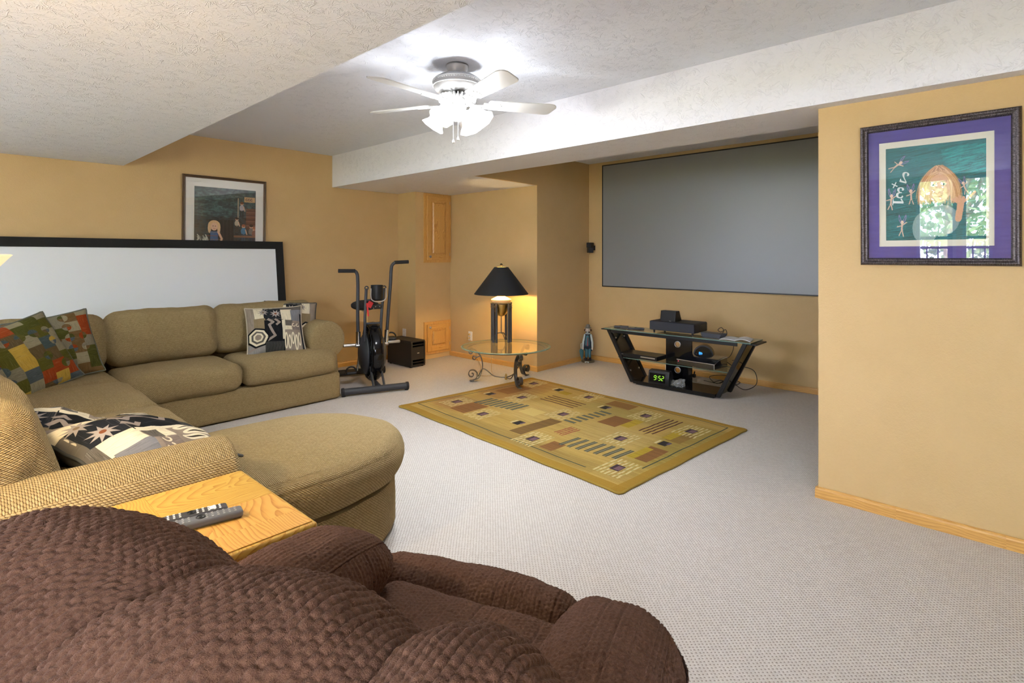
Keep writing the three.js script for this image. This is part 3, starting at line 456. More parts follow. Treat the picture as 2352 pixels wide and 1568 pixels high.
// ---------- leaning projection screen behind the sofa ----------
{
  const o = thing('leaning_screen', 'white screen in a black frame leaning on the left wall behind the sofa', 'screen', [-5.485, 0.004, -1.21]);
  const h = 1.455, w = 2.66, b = 0.072; o.rotation.z = Math.asin(0.185 / h) ;
  const fm = std({ color: lin(0.008, 0.008, 0.008), roughness: 0.85 });
  part('panel', muv(box(0.008, h - 2 * b + 0.01, w - 2 * b + 0.01, -0.01, h / 2, 0)), std({ color: lin(0.78, 0.80, 0.82), roughness: 0.9 }), o);
  const bar = (x0, x1, x2, x3) => ext([x0, x1, x2, x3], 0.026, 0.003, 2);   // mitred frame pieces drawn in (z, y)
  const hw = w / 2, put = (pts) => at(bar(...pts), 0.008, 0, 0, 0, -Math.PI / 2, 0);
  part('frame_bar', put([[-hw, h], [-hw + b, h - b], [hw - b, h - b], [hw, h]]), fm, o); part('frame_bar', put([[-hw, 0], [hw, 0], [hw - b, b], [-hw + b, b]]), fm, o);
  part('frame_bar', put([[hw, 0], [hw, h], [hw - b, h - b], [hw - b, b]]), fm, o); part('frame_bar', put([[-hw, 0], [-hw + b, b], [-hw + b, h - b], [-hw, h]]), fm, o);
}
// ---------- framed prints ----------
function framed(name, label, pos, turn, w, h, fw, prof, frameMat, mats, tilt) {   // face towards local +z
  const o = thing(name, label, 'picture', pos, turn); o.rotation.order = 'YXZ'; o.rotation.x = tilt;
  const side = (len) => { const g = ext(prof.map(([x, z]) => [x, z]), len); return g; };
  for (let k = 0; k < 4; k++) {   // mitred mouldings: profile (inward, out of the wall) swept along each side
    const L = k % 2 ? h : w, g = side(L), p = g.attributes.position;
    for (let i = 0; i < p.count; i++) { const inn = p.getX(i), out = p.getY(i), l = p.getZ(i), t = Math.min(Math.max(l, inn), L - inn); let x, y; if (k === 0) { x = -w / 2 + t; y = -h / 2 + inn; } else if (k === 1) { x = w / 2 - inn; y = -h / 2 + t; } else if (k === 2) { x = w / 2 - t; y = h / 2 - inn; } else { x = -w / 2 + inn; y = h / 2 - t; } p.setXYZ(i, x, y, out); }
    part('frame_moulding', smooth(muv(g, k % 2 ? 0 : 1), 0.5), frameMat, o);
  }
  part('backing_board', box(w - 0.01, h - 0.01, 0.004, 0, 0, 0.003), std({ color: lin(0.2, 0.16, 0.12), roughness: 0.9 }), o);
  mats.forEach(([n, iw, ih, ow, oh, z, m, dx = 0, dy = 0]) => {
    if (iw) { const s = new THREE.Shape([[-ow / 2, -oh / 2], [ow / 2, -oh / 2], [ow / 2, oh / 2], [-ow / 2, oh / 2]].map((q) => new THREE.Vector2(...q))); s.holes.push(new THREE.Path([[-iw / 2 + dx, -ih / 2 + dy], [-iw / 2 + dx, ih / 2 + dy], [iw / 2 + dx, ih / 2 + dy], [iw / 2 + dx, -ih / 2 + dy]].map((q) => new THREE.Vector2(...q)))); part(n, muv(ext(s, 0.0018).translate(0, 0, z)), m, o); }
    else part(n, new THREE.PlaneGeometry(ow, oh).translate(dx, dy, z), m, o);
  });
  part('glass', box(w - 2 * fw + 0.006, h - 2 * fw + 0.006, 0.002, 0, 0, 0.0145), glassPane, o);
  return o;
}
const blob = (c, x, y, rx, ry, col, a = 0) => { c.fillStyle = col; c.beginPath(); c.ellipse(x, y, rx, ry, a, 0, 7); c.fill(); };
// a layer of short brush strokes picked from the picture itself
function brushed(c, w, h, n, len, seed) { const r = rng(seed), d = c.getImageData(0, 0, w, h).data; c.lineCap = 'round'; for (let k = 0; k < n; k++) { const x = Math.floor(r() * w), y = Math.floor(r() * h), o = (y * w + x) * 4, j = (r() - 0.5) * 30, a = -0.5 + (r() - 0.5) * 2.4, l = len * (0.4 + r()); c.strokeStyle = `rgba(${d[o] + j | 0},${d[o + 1] + j | 0},${d[o + 2] + j * 1.1 | 0},0.7)`; c.lineWidth = 2 + r() * 4; c.beginPath(); c.moveTo(x, y); c.lineTo(x + Math.cos(a) * l, y + Math.sin(a) * l); c.stroke(); } }
const printChild = canvas(1024, 1024, (c, S) => {   // painted child at a teal blackboard with tiny winged figures and chalk numbers
  const r = rng(21); c.fillStyle = '#1c6a70'; c.fillRect(0, 0, S, S);
  for (let k = 0; k < 1500; k++) { c.strokeStyle = ['rgba(10,48,54,0.25)', 'rgba(30,140,145,0.22)', 'rgba(40,170,176,0.16)', 'rgba(120,190,185,0.12)'][k % 4]; c.lineWidth = 2 + r() * 7; const x = r() * S, y = r() * S, l = 60 + r() * 180; c.beginPath(); c.moveTo(x, y); c.lineTo(x + l, y - l * 0.12 + (r() - 0.5) * 30); c.stroke(); }
  for (let k = 0; k < 400; k++) { c.strokeStyle = 'rgba(40,178,182,0.2)'; c.lineWidth = 4 + r() * 8; const x = 560 + r() * 420, y = 100 + r() * 260; c.beginPath(); c.moveTo(x, y); c.lineTo(x + 90, y - 18); c.stroke(); }
  const hair = (n, x0, y0, sp, cols) => { for (let k = 0; k < n; k++) { c.strokeStyle = cols[k % cols.length]; c.lineWidth = 3 + r() * 5; const a = -Math.PI + r() * Math.PI, rr = sp * (0.85 + r() * 0.3); const x = x0 + Math.cos(a) * rr * 0.95, y = y0 + Math.sin(a) * rr; c.beginPath(); c.moveTo(x0 + (r() - 0.5) * 60, y0 - sp * 0.9); c.quadraticCurveTo(x, y0 - sp * 0.5, x + (r() - 0.5) * 30, y0 + sp * (0.5 + r() * 0.6)); c.stroke(); } };
  hair(420, 550, 430, 190, ['rgba(206,160,112,0.8)', 'rgba(176,124,82,0.7)', 'rgba(230,192,146,0.7)', 'rgba(150,104,72,0.6)']);
  blob(c, 540, 470, 122, 150, '#d7a888'); blob(c, 560, 470, 100, 138, '#deb392'); c.fillStyle = 'rgba(190,140,110,0.4)'; c.fillRect(520, 470, 14, 60);
  blob(c, 495, 448, 26, 13, '#f0e6d8'); blob(c, 592, 442, 26, 13, '#f0e6d8'); blob(c, 497, 448, 11, 12, '#4a6a78'); blob(c, 592, 442, 11, 12, '#4a6a78'); blob(c, 497, 448, 5, 6, '#1a2228'); blob(c, 592, 442, 5, 6, '#1a2228');
  c.strokeStyle = '#8a5d40'; c.lineWidth = 6; for (const x of [495, 592]) { c.beginPath(); c.moveTo(x - 32, 420); c.quadraticCurveTo(x, 408, x + 30, 418); c.stroke(); }
  blob(c, 540, 512, 20, 12, '#cf9a7a'); c.strokeStyle = '#a8604e'; c.lineWidth = 9; c.beginPath(); c.moveTo(505, 556); c.quadraticCurveTo(540, 568, 578, 552); c.stroke(); blob(c, 462, 520, 24, 18, 'rgba(214,140,118,0.45)'); blob(c, 618, 515, 24, 18, 'rgba(214,140,118,0.45)');
  for (let k = 0; k < 150; k++) { const q = k & 1 ? 1 : -1; c.strokeStyle = ['rgba(214,172,124,0.7)', 'rgba(186,136,92,0.6)', 'rgba(232,198,152,0.6)'][k % 3]; c.lineWidth = 4 + r() * 5; const x = 550 + q * (112 + r() * 60); c.beginPath(); c.moveTo(550 + q * r() * 40, 310 + r() * 30); c.quadraticCurveTo(x, 360, x + (r() - 0.5) * 50, 560 + r() * 60); c.stroke(); }
  blob(c, 560, 790, 170, 150, '#7c9aa0'); blob(c, 420, 860, 120, 160, '#87a7a8');
  for (let k = 0; k < 5; k++) { c.strokeStyle = '#d7a888'; c.lineCap = 'round'; c.lineWidth = 26; c.beginPath(); c.moveTo(740, 640); c.lineTo(670 + k * 32, 570 + Math.abs(k - 2) * 12); c.stroke(); } c.lineWidth = 60; c.beginPath(); c.moveTo(740, 640); c.lineTo(720, 780); c.stroke();
  c.lineWidth = 24; c.beginPath(); c.moveTo(820, 580); c.lineTo(860, 535); c.stroke();
  const imp = (x, y, s, a) => { c.save(); c.translate(x, y); c.rotate(a); c.scale(s, s); c.strokeStyle = '#8e7bb8'; c.lineWidth = 7; for (const q of [-1, 1]) { c.beginPath(); c.moveTo(0, -10); c.quadraticCurveTo(q * 50, -70, q * 34, -110); c.quadraticCurveTo(q * 10, -60, 0, -10); c.stroke(); } c.strokeStyle = '#d9b8a4'; c.lineWidth = 18; c.beginPath(); c.moveTo(0, -12); c.lineTo(0, 50); c.stroke(); c.lineWidth = 11; for (const [p, q] of [[-26, 108], [20, 112]]) { c.beginPath(); c.moveTo(0, 46); c.lineTo(p * 0.6, 82); c.lineTo(p, q); c.stroke(); } for (const [p, q] of [[-48, 14], [44, -34]]) { c.beginPath(); c.moveTo(0, 0); c.lineTo(p, q); c.stroke(); } blob(c, 0, -34, 17, 20, '#e2c6b2'); c.restore(); };
  imp(165, 215, 0.9, 1.0); imp(95, 560, 0.95, 0.08); imp(288, 520, 0.9, -0.05); imp(770, 470, 0.75, -0.3); imp(200, 830, 0.95, 0.05);
  brushed(c, S, S, 9000, 6, 61);
  c.fillStyle = '#dfe6e6'; c.strokeStyle = '#dfe6e6'; c.font = 'bold 130px serif'; c.textAlign = 'center'; c.textBaseline = 'middle';
  const glyph = (t, x, y, a, m) => { c.save(); c.translate(x, y); c.rotate(a); if (m) c.scale(-1, 1); c.font = 'bold 150px serif'; c.fillText(t, 0, 0); c.restore(); };
  glyph('2', 225, 350, 0.35, true); glyph('3', 180, 500, 0.15, true); glyph('+', 128, 420, 0.5, false); glyph('1', 160, 590, 1.65, false);
});
const printYard = canvas(1024, 1280, (c, S, T2) => {   // painted yard scene: girl in a plaid dress, children by a wooden shed
  const r = rng(44); c.fillStyle = '#3c4646'; c.fillRect(0, 0, S, T2);
  for (let k = 0; k < 1800; k++) { const y = r() * T2, x = r() * S; c.fillStyle = y < 480 ? ['rgba(96,122,118,0.4)', 'rgba(70,92,92,0.4)', 'rgba(126,148,140,0.25)'][k % 3] : ['rgba(40,36,34,0.4)', 'rgba(84,66,52,0.35)', 'rgba(60,64,60,0.35)'][k % 3]; c.fillRect(x, y, 10 + r() * 70, 6 + r() * 28); }
  c.fillStyle = '#2b2724'; c.fillRect(250, 540, 380, 520); for (let k = 0; k < 13; k++) { c.fillStyle = k & 1 ? '#3d342d' : '#332b26'; c.fillRect(250 + k * 30, 540, 26, 500); }
  for (let k = 0; k < 14; k++) { c.fillStyle = ['#7a4c36', '#6a4030', '#8a5a44'][k % 3]; c.fillRect(840, 330 + k * 26, 184, 20); } c.fillStyle = '#c7a377'; c.fillRect(810, 130, 180, 90); c.strokeStyle = '#3a3a44'; c.lineWidth = 9; for (const x of [850, 890, 930]) { c.beginPath(); c.arc(x, 175, 17, 0.4, 5.6); c.stroke(); }
  c.fillStyle = '#b99f84'; c.fillRect(700, 160, 16, 380);
  const kid = (x, y, s, top, bot, hairc) => { blob(c, x, y, 30 * s, 34 * s, '#d8ac8c'); blob(c, x, y - 14 * s, 32 * s, 24 * s, hairc); c.fillStyle = top; c.beginPath(); c.ellipse(x, y + 85 * s, 44 * s, 62 * s, 0, 0, 7); c.fill(); c.fillStyle = bot; c.fillRect(x - 34 * s, y + 130 * s, 28 * s, 130 * s); c.fillRect(x + 4 * s, y + 130 * s, 28 * s, 130 * s); c.strokeStyle = '#d8ac8c'; c.lineWidth = 16 * s; c.lineCap = 'round'; c.beginPath(); c.moveTo(x + 34 * s, y + 60 * s); c.lineTo(x + 56 * s, y + 140 * s); c.stroke(); };
  kid(770, 250, 0.9, '#b9aeb2', '#2c2e34', '#7a4a34'); kid(690, 520, 0.85, '#b3a68e', '#4a4038', '#4a3224'); kid(800, 640, 1.0, '#4a7ea2', '#3c4c5c', '#9a5a3c'); kid(930, 640, 1.05, '#7c7268', '#2c3844', '#38241c'); kid(985, 680, 1.0, '#8a5a48', '#383040', '#b06a44');
  c.fillStyle = '#8a5f44'; c.fillRect(640, 800, 384, 34); c.fillRect(620, 960, 404, 20);
  blob(c, 330, 620, 84, 66, '#d9b184'); for (const x of [258, 402]) { blob(c, x, 680, 26, 90, '#d8b488'); } blob(c, 330, 660, 52, 66, '#dcb498'); blob(c, 312, 652, 7, 7, '#3c3430'); blob(c, 350, 652, 7, 7, '#3c3430'); c.strokeStyle = '#a86450'; c.lineWidth = 5; c.beginPath(); c.arc(332, 684, 15, 0.3, 2.8); c.stroke();
  c.fillStyle = '#4c6488'; c.fillRect(270, 740, 120, 170); c.fillStyle = '#4a5878'; c.beginPath(); c.moveTo(270, 900); c.lineTo(390, 900); c.lineTo(470, 1280); c.lineTo(180, 1280); c.fill(); for (let k = 0; k < 8; k++) { c.fillStyle = k & 1 ? 'rgba(176,80,56,0.6)' : 'rgba(196,160,120,0.4)'; c.fillRect(200 + k * 32, 900 - (k % 2) * 30, 12, 380); c.fillRect(210, 750 + k * 60, 230, 10); }
  c.strokeStyle = '#d8ac8c'; c.lineWidth = 34; c.beginPath(); c.moveTo(395, 750); c.lineTo(450, 860); c.lineTo(425, 950); c.stroke(); c.strokeStyle = '#b88a54'; c.lineWidth = 14; c.beginPath(); c.moveTo(380, 900); c.lineTo(560, 1200); c.moveTo(560, 1000); c.lineTo(720, 1230); c.stroke();
  for (let k = 0; k < 60; k++) { c.strokeStyle = ['#a9a89c', '#c9c6b6', '#7e8076'][k % 3]; c.lineWidth = 16; const x = 70 + r() * 160, y = 800 + r() * 320; c.beginPath(); c.moveTo(x, y); c.quadraticCurveTo(x + 30, y + 40, x + (r() - 0.5) * 80, y + 90); c.stroke(); }
  for (let k = 0; k < 40; k++) { c.fillStyle = ['#c8c8c0', '#4a78a0', '#6a4a38', '#3a6a4a', '#222'][k % 5]; c.fillRect(520 + r() * 460, 900 + r() * 330, 14 + r() * 60, 8 + r() * 26); } c.fillStyle = '#d8d8d2'; c.fillRect(520, 920, 90, 54);
  c.strokeStyle = '#3f7a5a'; c.lineWidth = 10; c.beginPath(); c.moveTo(860, 900); c.lineTo(740, 1180); c.stroke();
  brushed(c, S, T2, 13000, 6, 62);
});
const printMat = (c) => std({ map: tex(c), roughness: 0.7 });
const pewterMap = field(256, (u, v) => mixc([46, 40, 40], [132, 124, 128], Math.pow(n128(u * 24, v * 128), 1.6)), true, 0.12), pewter = std({ map: pewterMap, roughness: 0.35, metalness: 0.55 });
const walnut = std({ map: field(256, (u, v) => mixc([78, 58, 44], [104, 80, 62], n256(u * 256, v * 20)), true, 0.2), roughness: 0.45 });
framed('framed_picture', 'framed print with purple and cream mats, child at a teal board, on the right wall', [-0.249, 1.604, ZP + 0.006], 0, 0.60, 0.70, 0.036, [[0, 0], [0, 0.012], [0.004, 0.026], [0.010, 0.031], [0.016, 0.030], [0.021, 0.024], [0.026, 0.022], [0.031, 0.024], [0.036, 0.016], [0.036, 0]], pewter, [
  ['print', 0, 0, 0.42, 0.50, 0.0052, printMat(printChild)], ['inner_mat', 0.375, 0.455, 0.54, 0.64, 0.0066, std({ color: lin(0.72, 0.70, 0.60), roughness: 0.9 }), -0.005, 0.0],
  ['outer_mat', 0.43, 0.515, 0.54, 0.64, 0.0098, std({ map: field(256, (u, v) => mixc([80, 72, 138], [98, 90, 158], 0.5 * n32(u * 6, v * 32) + 0.5 * n256(u * 256, v * 256)), true, 0.3), roughness: 0.9 }), -0.005, 0.0]], rad(1.2));
framed('framed_picture', 'framed yard scene print with white mat on the left wall behind the leaning screen', [XL + 0.008, 1.60, -1.995], Math.PI / 2, 0.775, 0.95, 0.026, [[0, 0], [0, 0.018], [0.006, 0.026], [0.012, 0.02], [0.018, 0.024], [0.026, 0.016], [0.026, 0]], walnut, [
  ['print', 0, 0, 0.60, 0.75, 0.0052, printMat(printYard)], ['mat', 0.57, 0.74, 0.74, 0.92, 0.0085, std({ color: lin(0.75, 0.73, 0.69), roughness: 0.9 })]], rad(1.5));

// ---------- fixed projector screen and wall speaker ----------
{
  const o = thing('projector_screen', 'large grey fixed projector screen with thin black edge on the far wall', 'screen', [-2.33, 1.668, ZSCR + 0.0]);
  const w = 2.66, h = 1.49, e = 0.012; part('panel', box(w - e, h - e, 0.02, 0, 0, 0.022), std({ color: lin(0.245, 0.25, 0.255), roughness: 0.42, metalness: 0.25 }), o);
  part('frame_bar', span(-w / 2, w / 2, h / 2 - e, h / 2, 0.002, 0.036, 0.002), black, o); part('frame_bar', span(-w / 2, w / 2, -h / 2, -h / 2 + e, 0.002, 0.036, 0.002), black, o);
  part('frame_bar', span(-w / 2, -w / 2 + e, -h / 2 + e, h / 2 - e, 0.002, 0.036, 0.002), black, o); part('frame_bar', span(w / 2 - e, w / 2, -h / 2 + e, h / 2 - e, 0.002, 0.036, 0.002), black, o);
}
{
  const o = thing('wall_speaker', 'small black double cube speaker mounted on the far wall left of the grey screen', 'speaker', [-3.80, 1.40, ZSCR]);
  part('bracket', rod([0, 0.0, 0.001], [0, 0.0, 0.05], 0.012), black, o); part('wall_plate', box(0.04, 0.06, 0.006, 0, 0, 0.004, 0.002), black, o);
  const c1 = part('upper_cube', box(0.062, 0.062, 0.075, 0, 0.034, 0.085, 0.004), blackSatin, o); const c2 = part('lower_cube', at(new RoundedBoxGeometry(0.062, 0.062, 0.085, 3, 0.004), 0.0, -0.03, 0.085, 0, 0.85, 0), blackSatin, o);
  part('grille', box(0.054, 0.054, 0.004, 0, 0.034, 0.1235, 0.002), rubber, c1); part('grille', at(box(0.054, 0.054, 0.004, 0, 0, 0.0435, 0.002), 0, -0.03, 0.085, 0, 0.85, 0), rubber, c2);
}
// ---------- cabinet doors in the alcove column ----------
function cabinet(label, y0, y1, knobY) {
  const z0 = -4.612, z1 = -4.18, o = thing('access_cabinet', label, 'cabinet', [XC, y0, (z0 + z1) / 2]), h = y1 - y0, w = z1 - z0, f = 0.045;
  part('face_frame', muv(plain([span(0, 0.018, 0, h, -w / 2, -w / 2 + f), span(0, 0.018, 0, h, w / 2 - f, w / 2), span(0, 0.018, 0, f, -w / 2 + f, w / 2 - f), span(0, 0.018, h - f, h, -w / 2 + f, w / 2 - f)])), oakFrame, o);
  const dz = w / 2 - 0.036, y2 = 0.034, y3 = h - 0.034, s = 0.062, door = part('door', muv(plain([span(0.0185, 0.036, y2, y3, -dz, -dz + s, 0.003), span(0.0185, 0.036, y2, y3, dz - s, dz, 0.003)])), oakFrame, o);
  part('door_rail', muv(span(0.0185, 0.036, y2, y2 + s, -dz + s, dz - s, 0.003), 1), oakFrame, door); part('door_rail', muv(span(0.0185, 0.036, y3 - s, y3, -dz + s, dz - s, 0.003), 1), oakFrame, door);
  part('raised_panel', muv(plain([span(0.02, 0.026, y2 + s, y3 - s, -dz + s, dz - s), at(ext([[-dz + s + 0.03, y2 + s + 0.03], [dz - s - 0.03, y2 + s + 0.03], [dz - s - 0.03, y3 - s - 0.03], [-dz + s + 0.03, y3 - s - 0.03]], 0.002, 0.012, 1), 0.014, 0, 0, 0, -Math.PI / 2, 0).translate(0.022, 0, 0)])), oakPanel, door);
  part('knob', at(lathe([[0, 0], [0.006, 0], [0.006, 0.012], [0.015, 0.018], [0.016, 0.024], [0.011, 0.03], [0, 0.031]], 20), 0.036, knobY, dz - 0.03, 0, 0, -Math.PI / 2), nickel, door);
  for (const y of [y2 + 0.07, y3 - 0.07]) part('hinge', box(0.012, 0.04, 0.008, 0.03, y, -dz - 0.003, 0.002), nickel, o);
}
cabinet('tall upper oak cabinet door set in the alcove wall just below the dropped ceiling', 1.216, 2.088, 0.075);
cabinet('small lower oak cabinet door at floor level in the alcove wall beside the subwoofer', 0.062, 0.47, 0.34);
function outlet(label, pos, plug) {
  const o = thing('wall_outlet', label, 'outlet', pos); part('cover_plate', box(0.07, 0.115, 0.006, 0, 0, 0.0032, 0.002), whitePlastic, o);
  for (const y of [-0.024, 0.024]) { const r = part('receptacle', box(0.034, 0.03, 0.003, 0, y, 0.0068, 0.0012), paper, o); part('slot', plain([box(0.003, 0.01, 0.001, -0.006, y + 0.003, 0.0085), box(0.003, 0.008, 0.001, 0.006, y + 0.003, 0.0085)]), black, r); }
  if (plug) part('plug', plain([box(0.022, 0.02, 0.03, 0.0, 0.024, 0.024, 0.004), box(0.03, 0.02, 0.026, -0.02, -0.024, 0.022, 0.004)]), std({ color: lin(0.5, 0.36, 0.14), roughness: 0.5 }), o);
}
outlet('white outlet with a plug on the alcove wall left of the table lamp', [-4.97, 0.29, ZALC], true);
outlet('white outlet low on the column wall above the subwoofer', [-5.585, 0.325, ZCOL], false);

// ---------- ceiling fan with four lit glass shades ----------
{
  const o = thing('ceiling_fan', 'white five blade ceiling fan with four lit bell shades and pull chains', 'ceiling fan', [-2.448, CEIL, -2.165]);
  part('canopy', lathe([[0, 0], [0.066, 0], [0.068, -0.012], [0.062, -0.03], [0.05, -0.046], [0.047, -0.06], [0, -0.06]]), nickel, o);
  part('motor_housing', lathe([[0, -0.05], [0.06, -0.055], [0.105, -0.068], [0.138, -0.088], [0.146, -0.104], [0.146, -0.128], [0.141, -0.142], [0.128, -0.158], [0.1, -0.172], [0, -0.174]], 56), nickel, o);
  part('trim_band', plain([-0.100, -0.131].map((y) => at(new THREE.TorusGeometry(0.1455, 0.003, 8, 64), 0, y, 0, Math.PI / 2)).concat(Array.from({ length: 60 }, (_, k) => new THREE.SphereGeometry(0.0038, 6, 5).translate(Math.cos(k / 60 * 6.283) * 0.147, -0.108, Math.sin(k / 60 * 6.283) * 0.147)))), fanWhite, o);
  for (let k = 0; k < 28; k++) part('vent_fin', at(at(box(0.006, 0.036, 0.05, 0, 0, 0.095, 0.002), 0, -0.176, 0, 0.28, 0, 0), 0, 0, 0, 0, k / 28 * 6.283, 0), fanWhite, o);
  part('switch_housing', lathe([[0.075, -0.19], [0.078, -0.198], [0.056, -0.206], [0.058, -0.25], [0.05, -0.29], [0.034, -0.305], [0.03, -0.318], [0.02, -0.34], [0.0, -0.345]], 32), nickel, o);
  const bs = new THREE.Shape(); bs.moveTo(0.2, -0.052); bs.lineTo(0.56, -0.068); bs.quadraticCurveTo(0.625, -0.066, 0.622, -0.02); bs.lineTo(0.60, 0.05); bs.quadraticCurveTo(0.59, 0.068, 0.56, 0.068); bs.lineTo(0.2, 0.052); bs.quadraticCurveTo(0.172, 0, 0.2, -0.052);
  const bladeG = ext(bs, 0.005, 0.001, 1, 10); bladeG.rotateX(-Math.PI / 2); bladeG.translate(0, -0.003, 0); bladeG.rotateX(rad(-12));
  const ironG = plain([rod([0.05, 0.02, 0], [0.105, -0.012, 0], 0.009), rod([0.105, -0.012, 0], [0.175, -0.008, 0], 0.008), ...[-0.026, -0.009, 0.009, 0.026].map((z) => at(box(0.10, 0.006, 0.009, 0.21 + (0.03 - Math.abs(z)) * 0.6, -0.0085, z, 0.002), 0, 0, 0, rad(-12), 0, 0)), at(box(0.03, 0.006, 0.07, 0.175, -0.0085, 0, 0.002), 0, 0, 0, rad(-12), 0, 0)]);
  for (let k = 0; k < 5; k++) { const b = part('blade', bladeG, fanWhite, o); b.position.y = -0.228; b.rotation.y = rad(57 - 72 * k); const i = part('blade_iron', ironG, fanWhite, b); }
  const shade = lathe([[0.018, 0], [0.03, -0.006], [0.038, -0.028], [0.042, -0.055], [0.052, -0.08], [0.07, -0.105], [0.0735, -0.112], [0.069, -0.106], [0.049, -0.078], [0.039, -0.052], [0.035, -0.028], [0.027, -0.01], [0.018, -0.004]], 32);
  const sp = shade.attributes.position; for (let i = 0; i < sp.count; i++) { const y = sp.getY(i), a = Math.atan2(sp.getZ(i), sp.getX(i)), f = 1 + 0.035 * Math.cos(a * 8) * THREE.MathUtils.smoothstep(-y, 0.06, 0.11); sp.setXYZ(i, sp.getX(i) * f, y, sp.getZ(i) * f); } shade.computeVertexNormals();
  const shadeM = phys({ color: lin(0.9, 0.9, 0.88), roughness: 0.4, emissive: lin(1, 0.985, 0.95), emissiveIntensity: 1.15 }), bulbM = std({ color: lin(1, 1, 1), emissive: lin(1, 0.97, 0.92), emissiveIntensity: 3 });
  for (let k = 0; k < 4; k++) {
    const a = rad(18 + 90 * k), q = new THREE.Euler(0, a, 0), arm = part('lamp_arm', tube([[0.03, -0.262, 0], [0.07, -0.25, 0], [0.098, -0.262, 0], [0.105, -0.275, 0]], 0.007, 16), nickel, o); arm.rotation.y = a;
    const s = part('glass_shade', shade, shadeM, o), dx = Math.cos(a), dz = -Math.sin(a); s.position.set(dx * 0.105, -0.27, dz * 0.105); s.rotation.set(0, a, rad(40), 'YXZ');
    const b = part('bulb', new THREE.SphereGeometry(0.024, 16, 12).translate(0, -0.062, 0), bulbM, o); b.position.copy(s.position); b.rotation.copy(s.rotation);
    const cool = new THREE.Color(0.90, 0.94, 1.0), px = dx * (0.105 + 0.056), pz = dz * (0.105 + 0.056);
    const l = new THREE.PointLight(cool, FAN_GLOW); l.position.set(px, -0.345, pz); l.shadow.radius = 1.8; l.castShadow = true; o.add(l);
    const sl = new THREE.SpotLight(cool, FAN_SPOT, 0, rad(67), 0.6); sl.position.set(px, -0.345, pz); sl.target.position.set(px + dx * 0.35, -1.345, pz + dz * 0.35); sl.shadow.radius = 1.8; sl.castShadow = true; o.add(sl, sl.target);
  }
  for (const [x, z, y] of [[-0.012, 0.02, -0.452], [0.022, 0.012, -0.44]]) { part('pull_chain', rod([x, -0.33, z], [x, y, z], 0.0014, 6), nickel, o); part('chain_pull', at(lathe([[0, 0], [0.007, 0], [0.0085, 0.006], [0.004, 0.02], [0, 0.024]], 14), x, y - 0.02, z), whitePlastic, o); }
}

// ---------- round glass table with iron scroll legs ----------
const TX = -3.806, TZ = -4.037, TY = 0.372;
{
  const o = thing('glass_table', 'round glass side table on three wrought iron scroll legs', 'table', [TX, 0, TZ]);
  part('glass_top', plain([lathe([[0, TY - 0.012], [0.455, TY - 0.012]], 96), lathe([[0.44, TY], [0, TY]], 96)]), glassTop, o); part('glass_edge', lathe([[0.455, TY - 0.012], [0.462, TY - 0.009], [0.465, TY - 0.005], [0.458, TY - 0.001], [0.44, TY]], 96), glassEdge, o, 'green bevelled edge');
  part('iron_ring', at(new THREE.TorusGeometry(0.40, 0.006, 8, 80), 0, TY - 0.021, 0, Math.PI / 2), iron, o);
  const leg = ribbon([[0.355, 0.085], [0.338, 0.075], [0.345, 0.052], [0.372, 0.05], [0.388, 0.078], [0.372, 0.112], [0.33, 0.116], [0.30, 0.085], [0.305, 0.04], [0.335, 0.012], [0.375, 0.008]].reverse(), 0.006, 0.034, 90);
  const up = ribbon([[0.345, 0.012], [0.285, 0.035], [0.25, 0.11], [0.245, 0.19], [0.27, 0.27], [0.32, 0.325], [0.365, 0.335], [0.385, 0.31], [0.37, 0.285], [0.35, 0.295], [0.355, 0.312]], 0.006, 0.034, 90);
  const small = ribbon([[0.272, 0.262], [0.31, 0.25], [0.34, 0.262], [0.345, 0.235], [0.325, 0.225], [0.312, 0.24]], 0.005, 0.03, 40);
  for (let k = 0; k < 3; k++) {
    const a = -rad([24, 140, 266][k]), L = part('leg', plain([leg, up, small, rod([0.345, 0, 0], [0.345, 0.014, 0], 0.014)]), iron, o); L.rotation.y = a;
    const s = part('stretcher', tube([[0.29, 0.05, 0], [0.24, 0.13, 0], [0.2, 0.115, 0], [0.13, 0.06, 0], [0.05, 0.045, 0], [0, 0.046, 0]], 0.0055, 40, 8), iron, o); s.rotation.y = a;
  }
  part('finial', at(lathe([[0, 0.02], [0.012, 0.022], [0.014, 0.04], [0.009, 0.055], [0.013, 0.066], [0.006, 0.08], [0, 0.086]], 18), 0, 0, 0), brass, o);
}
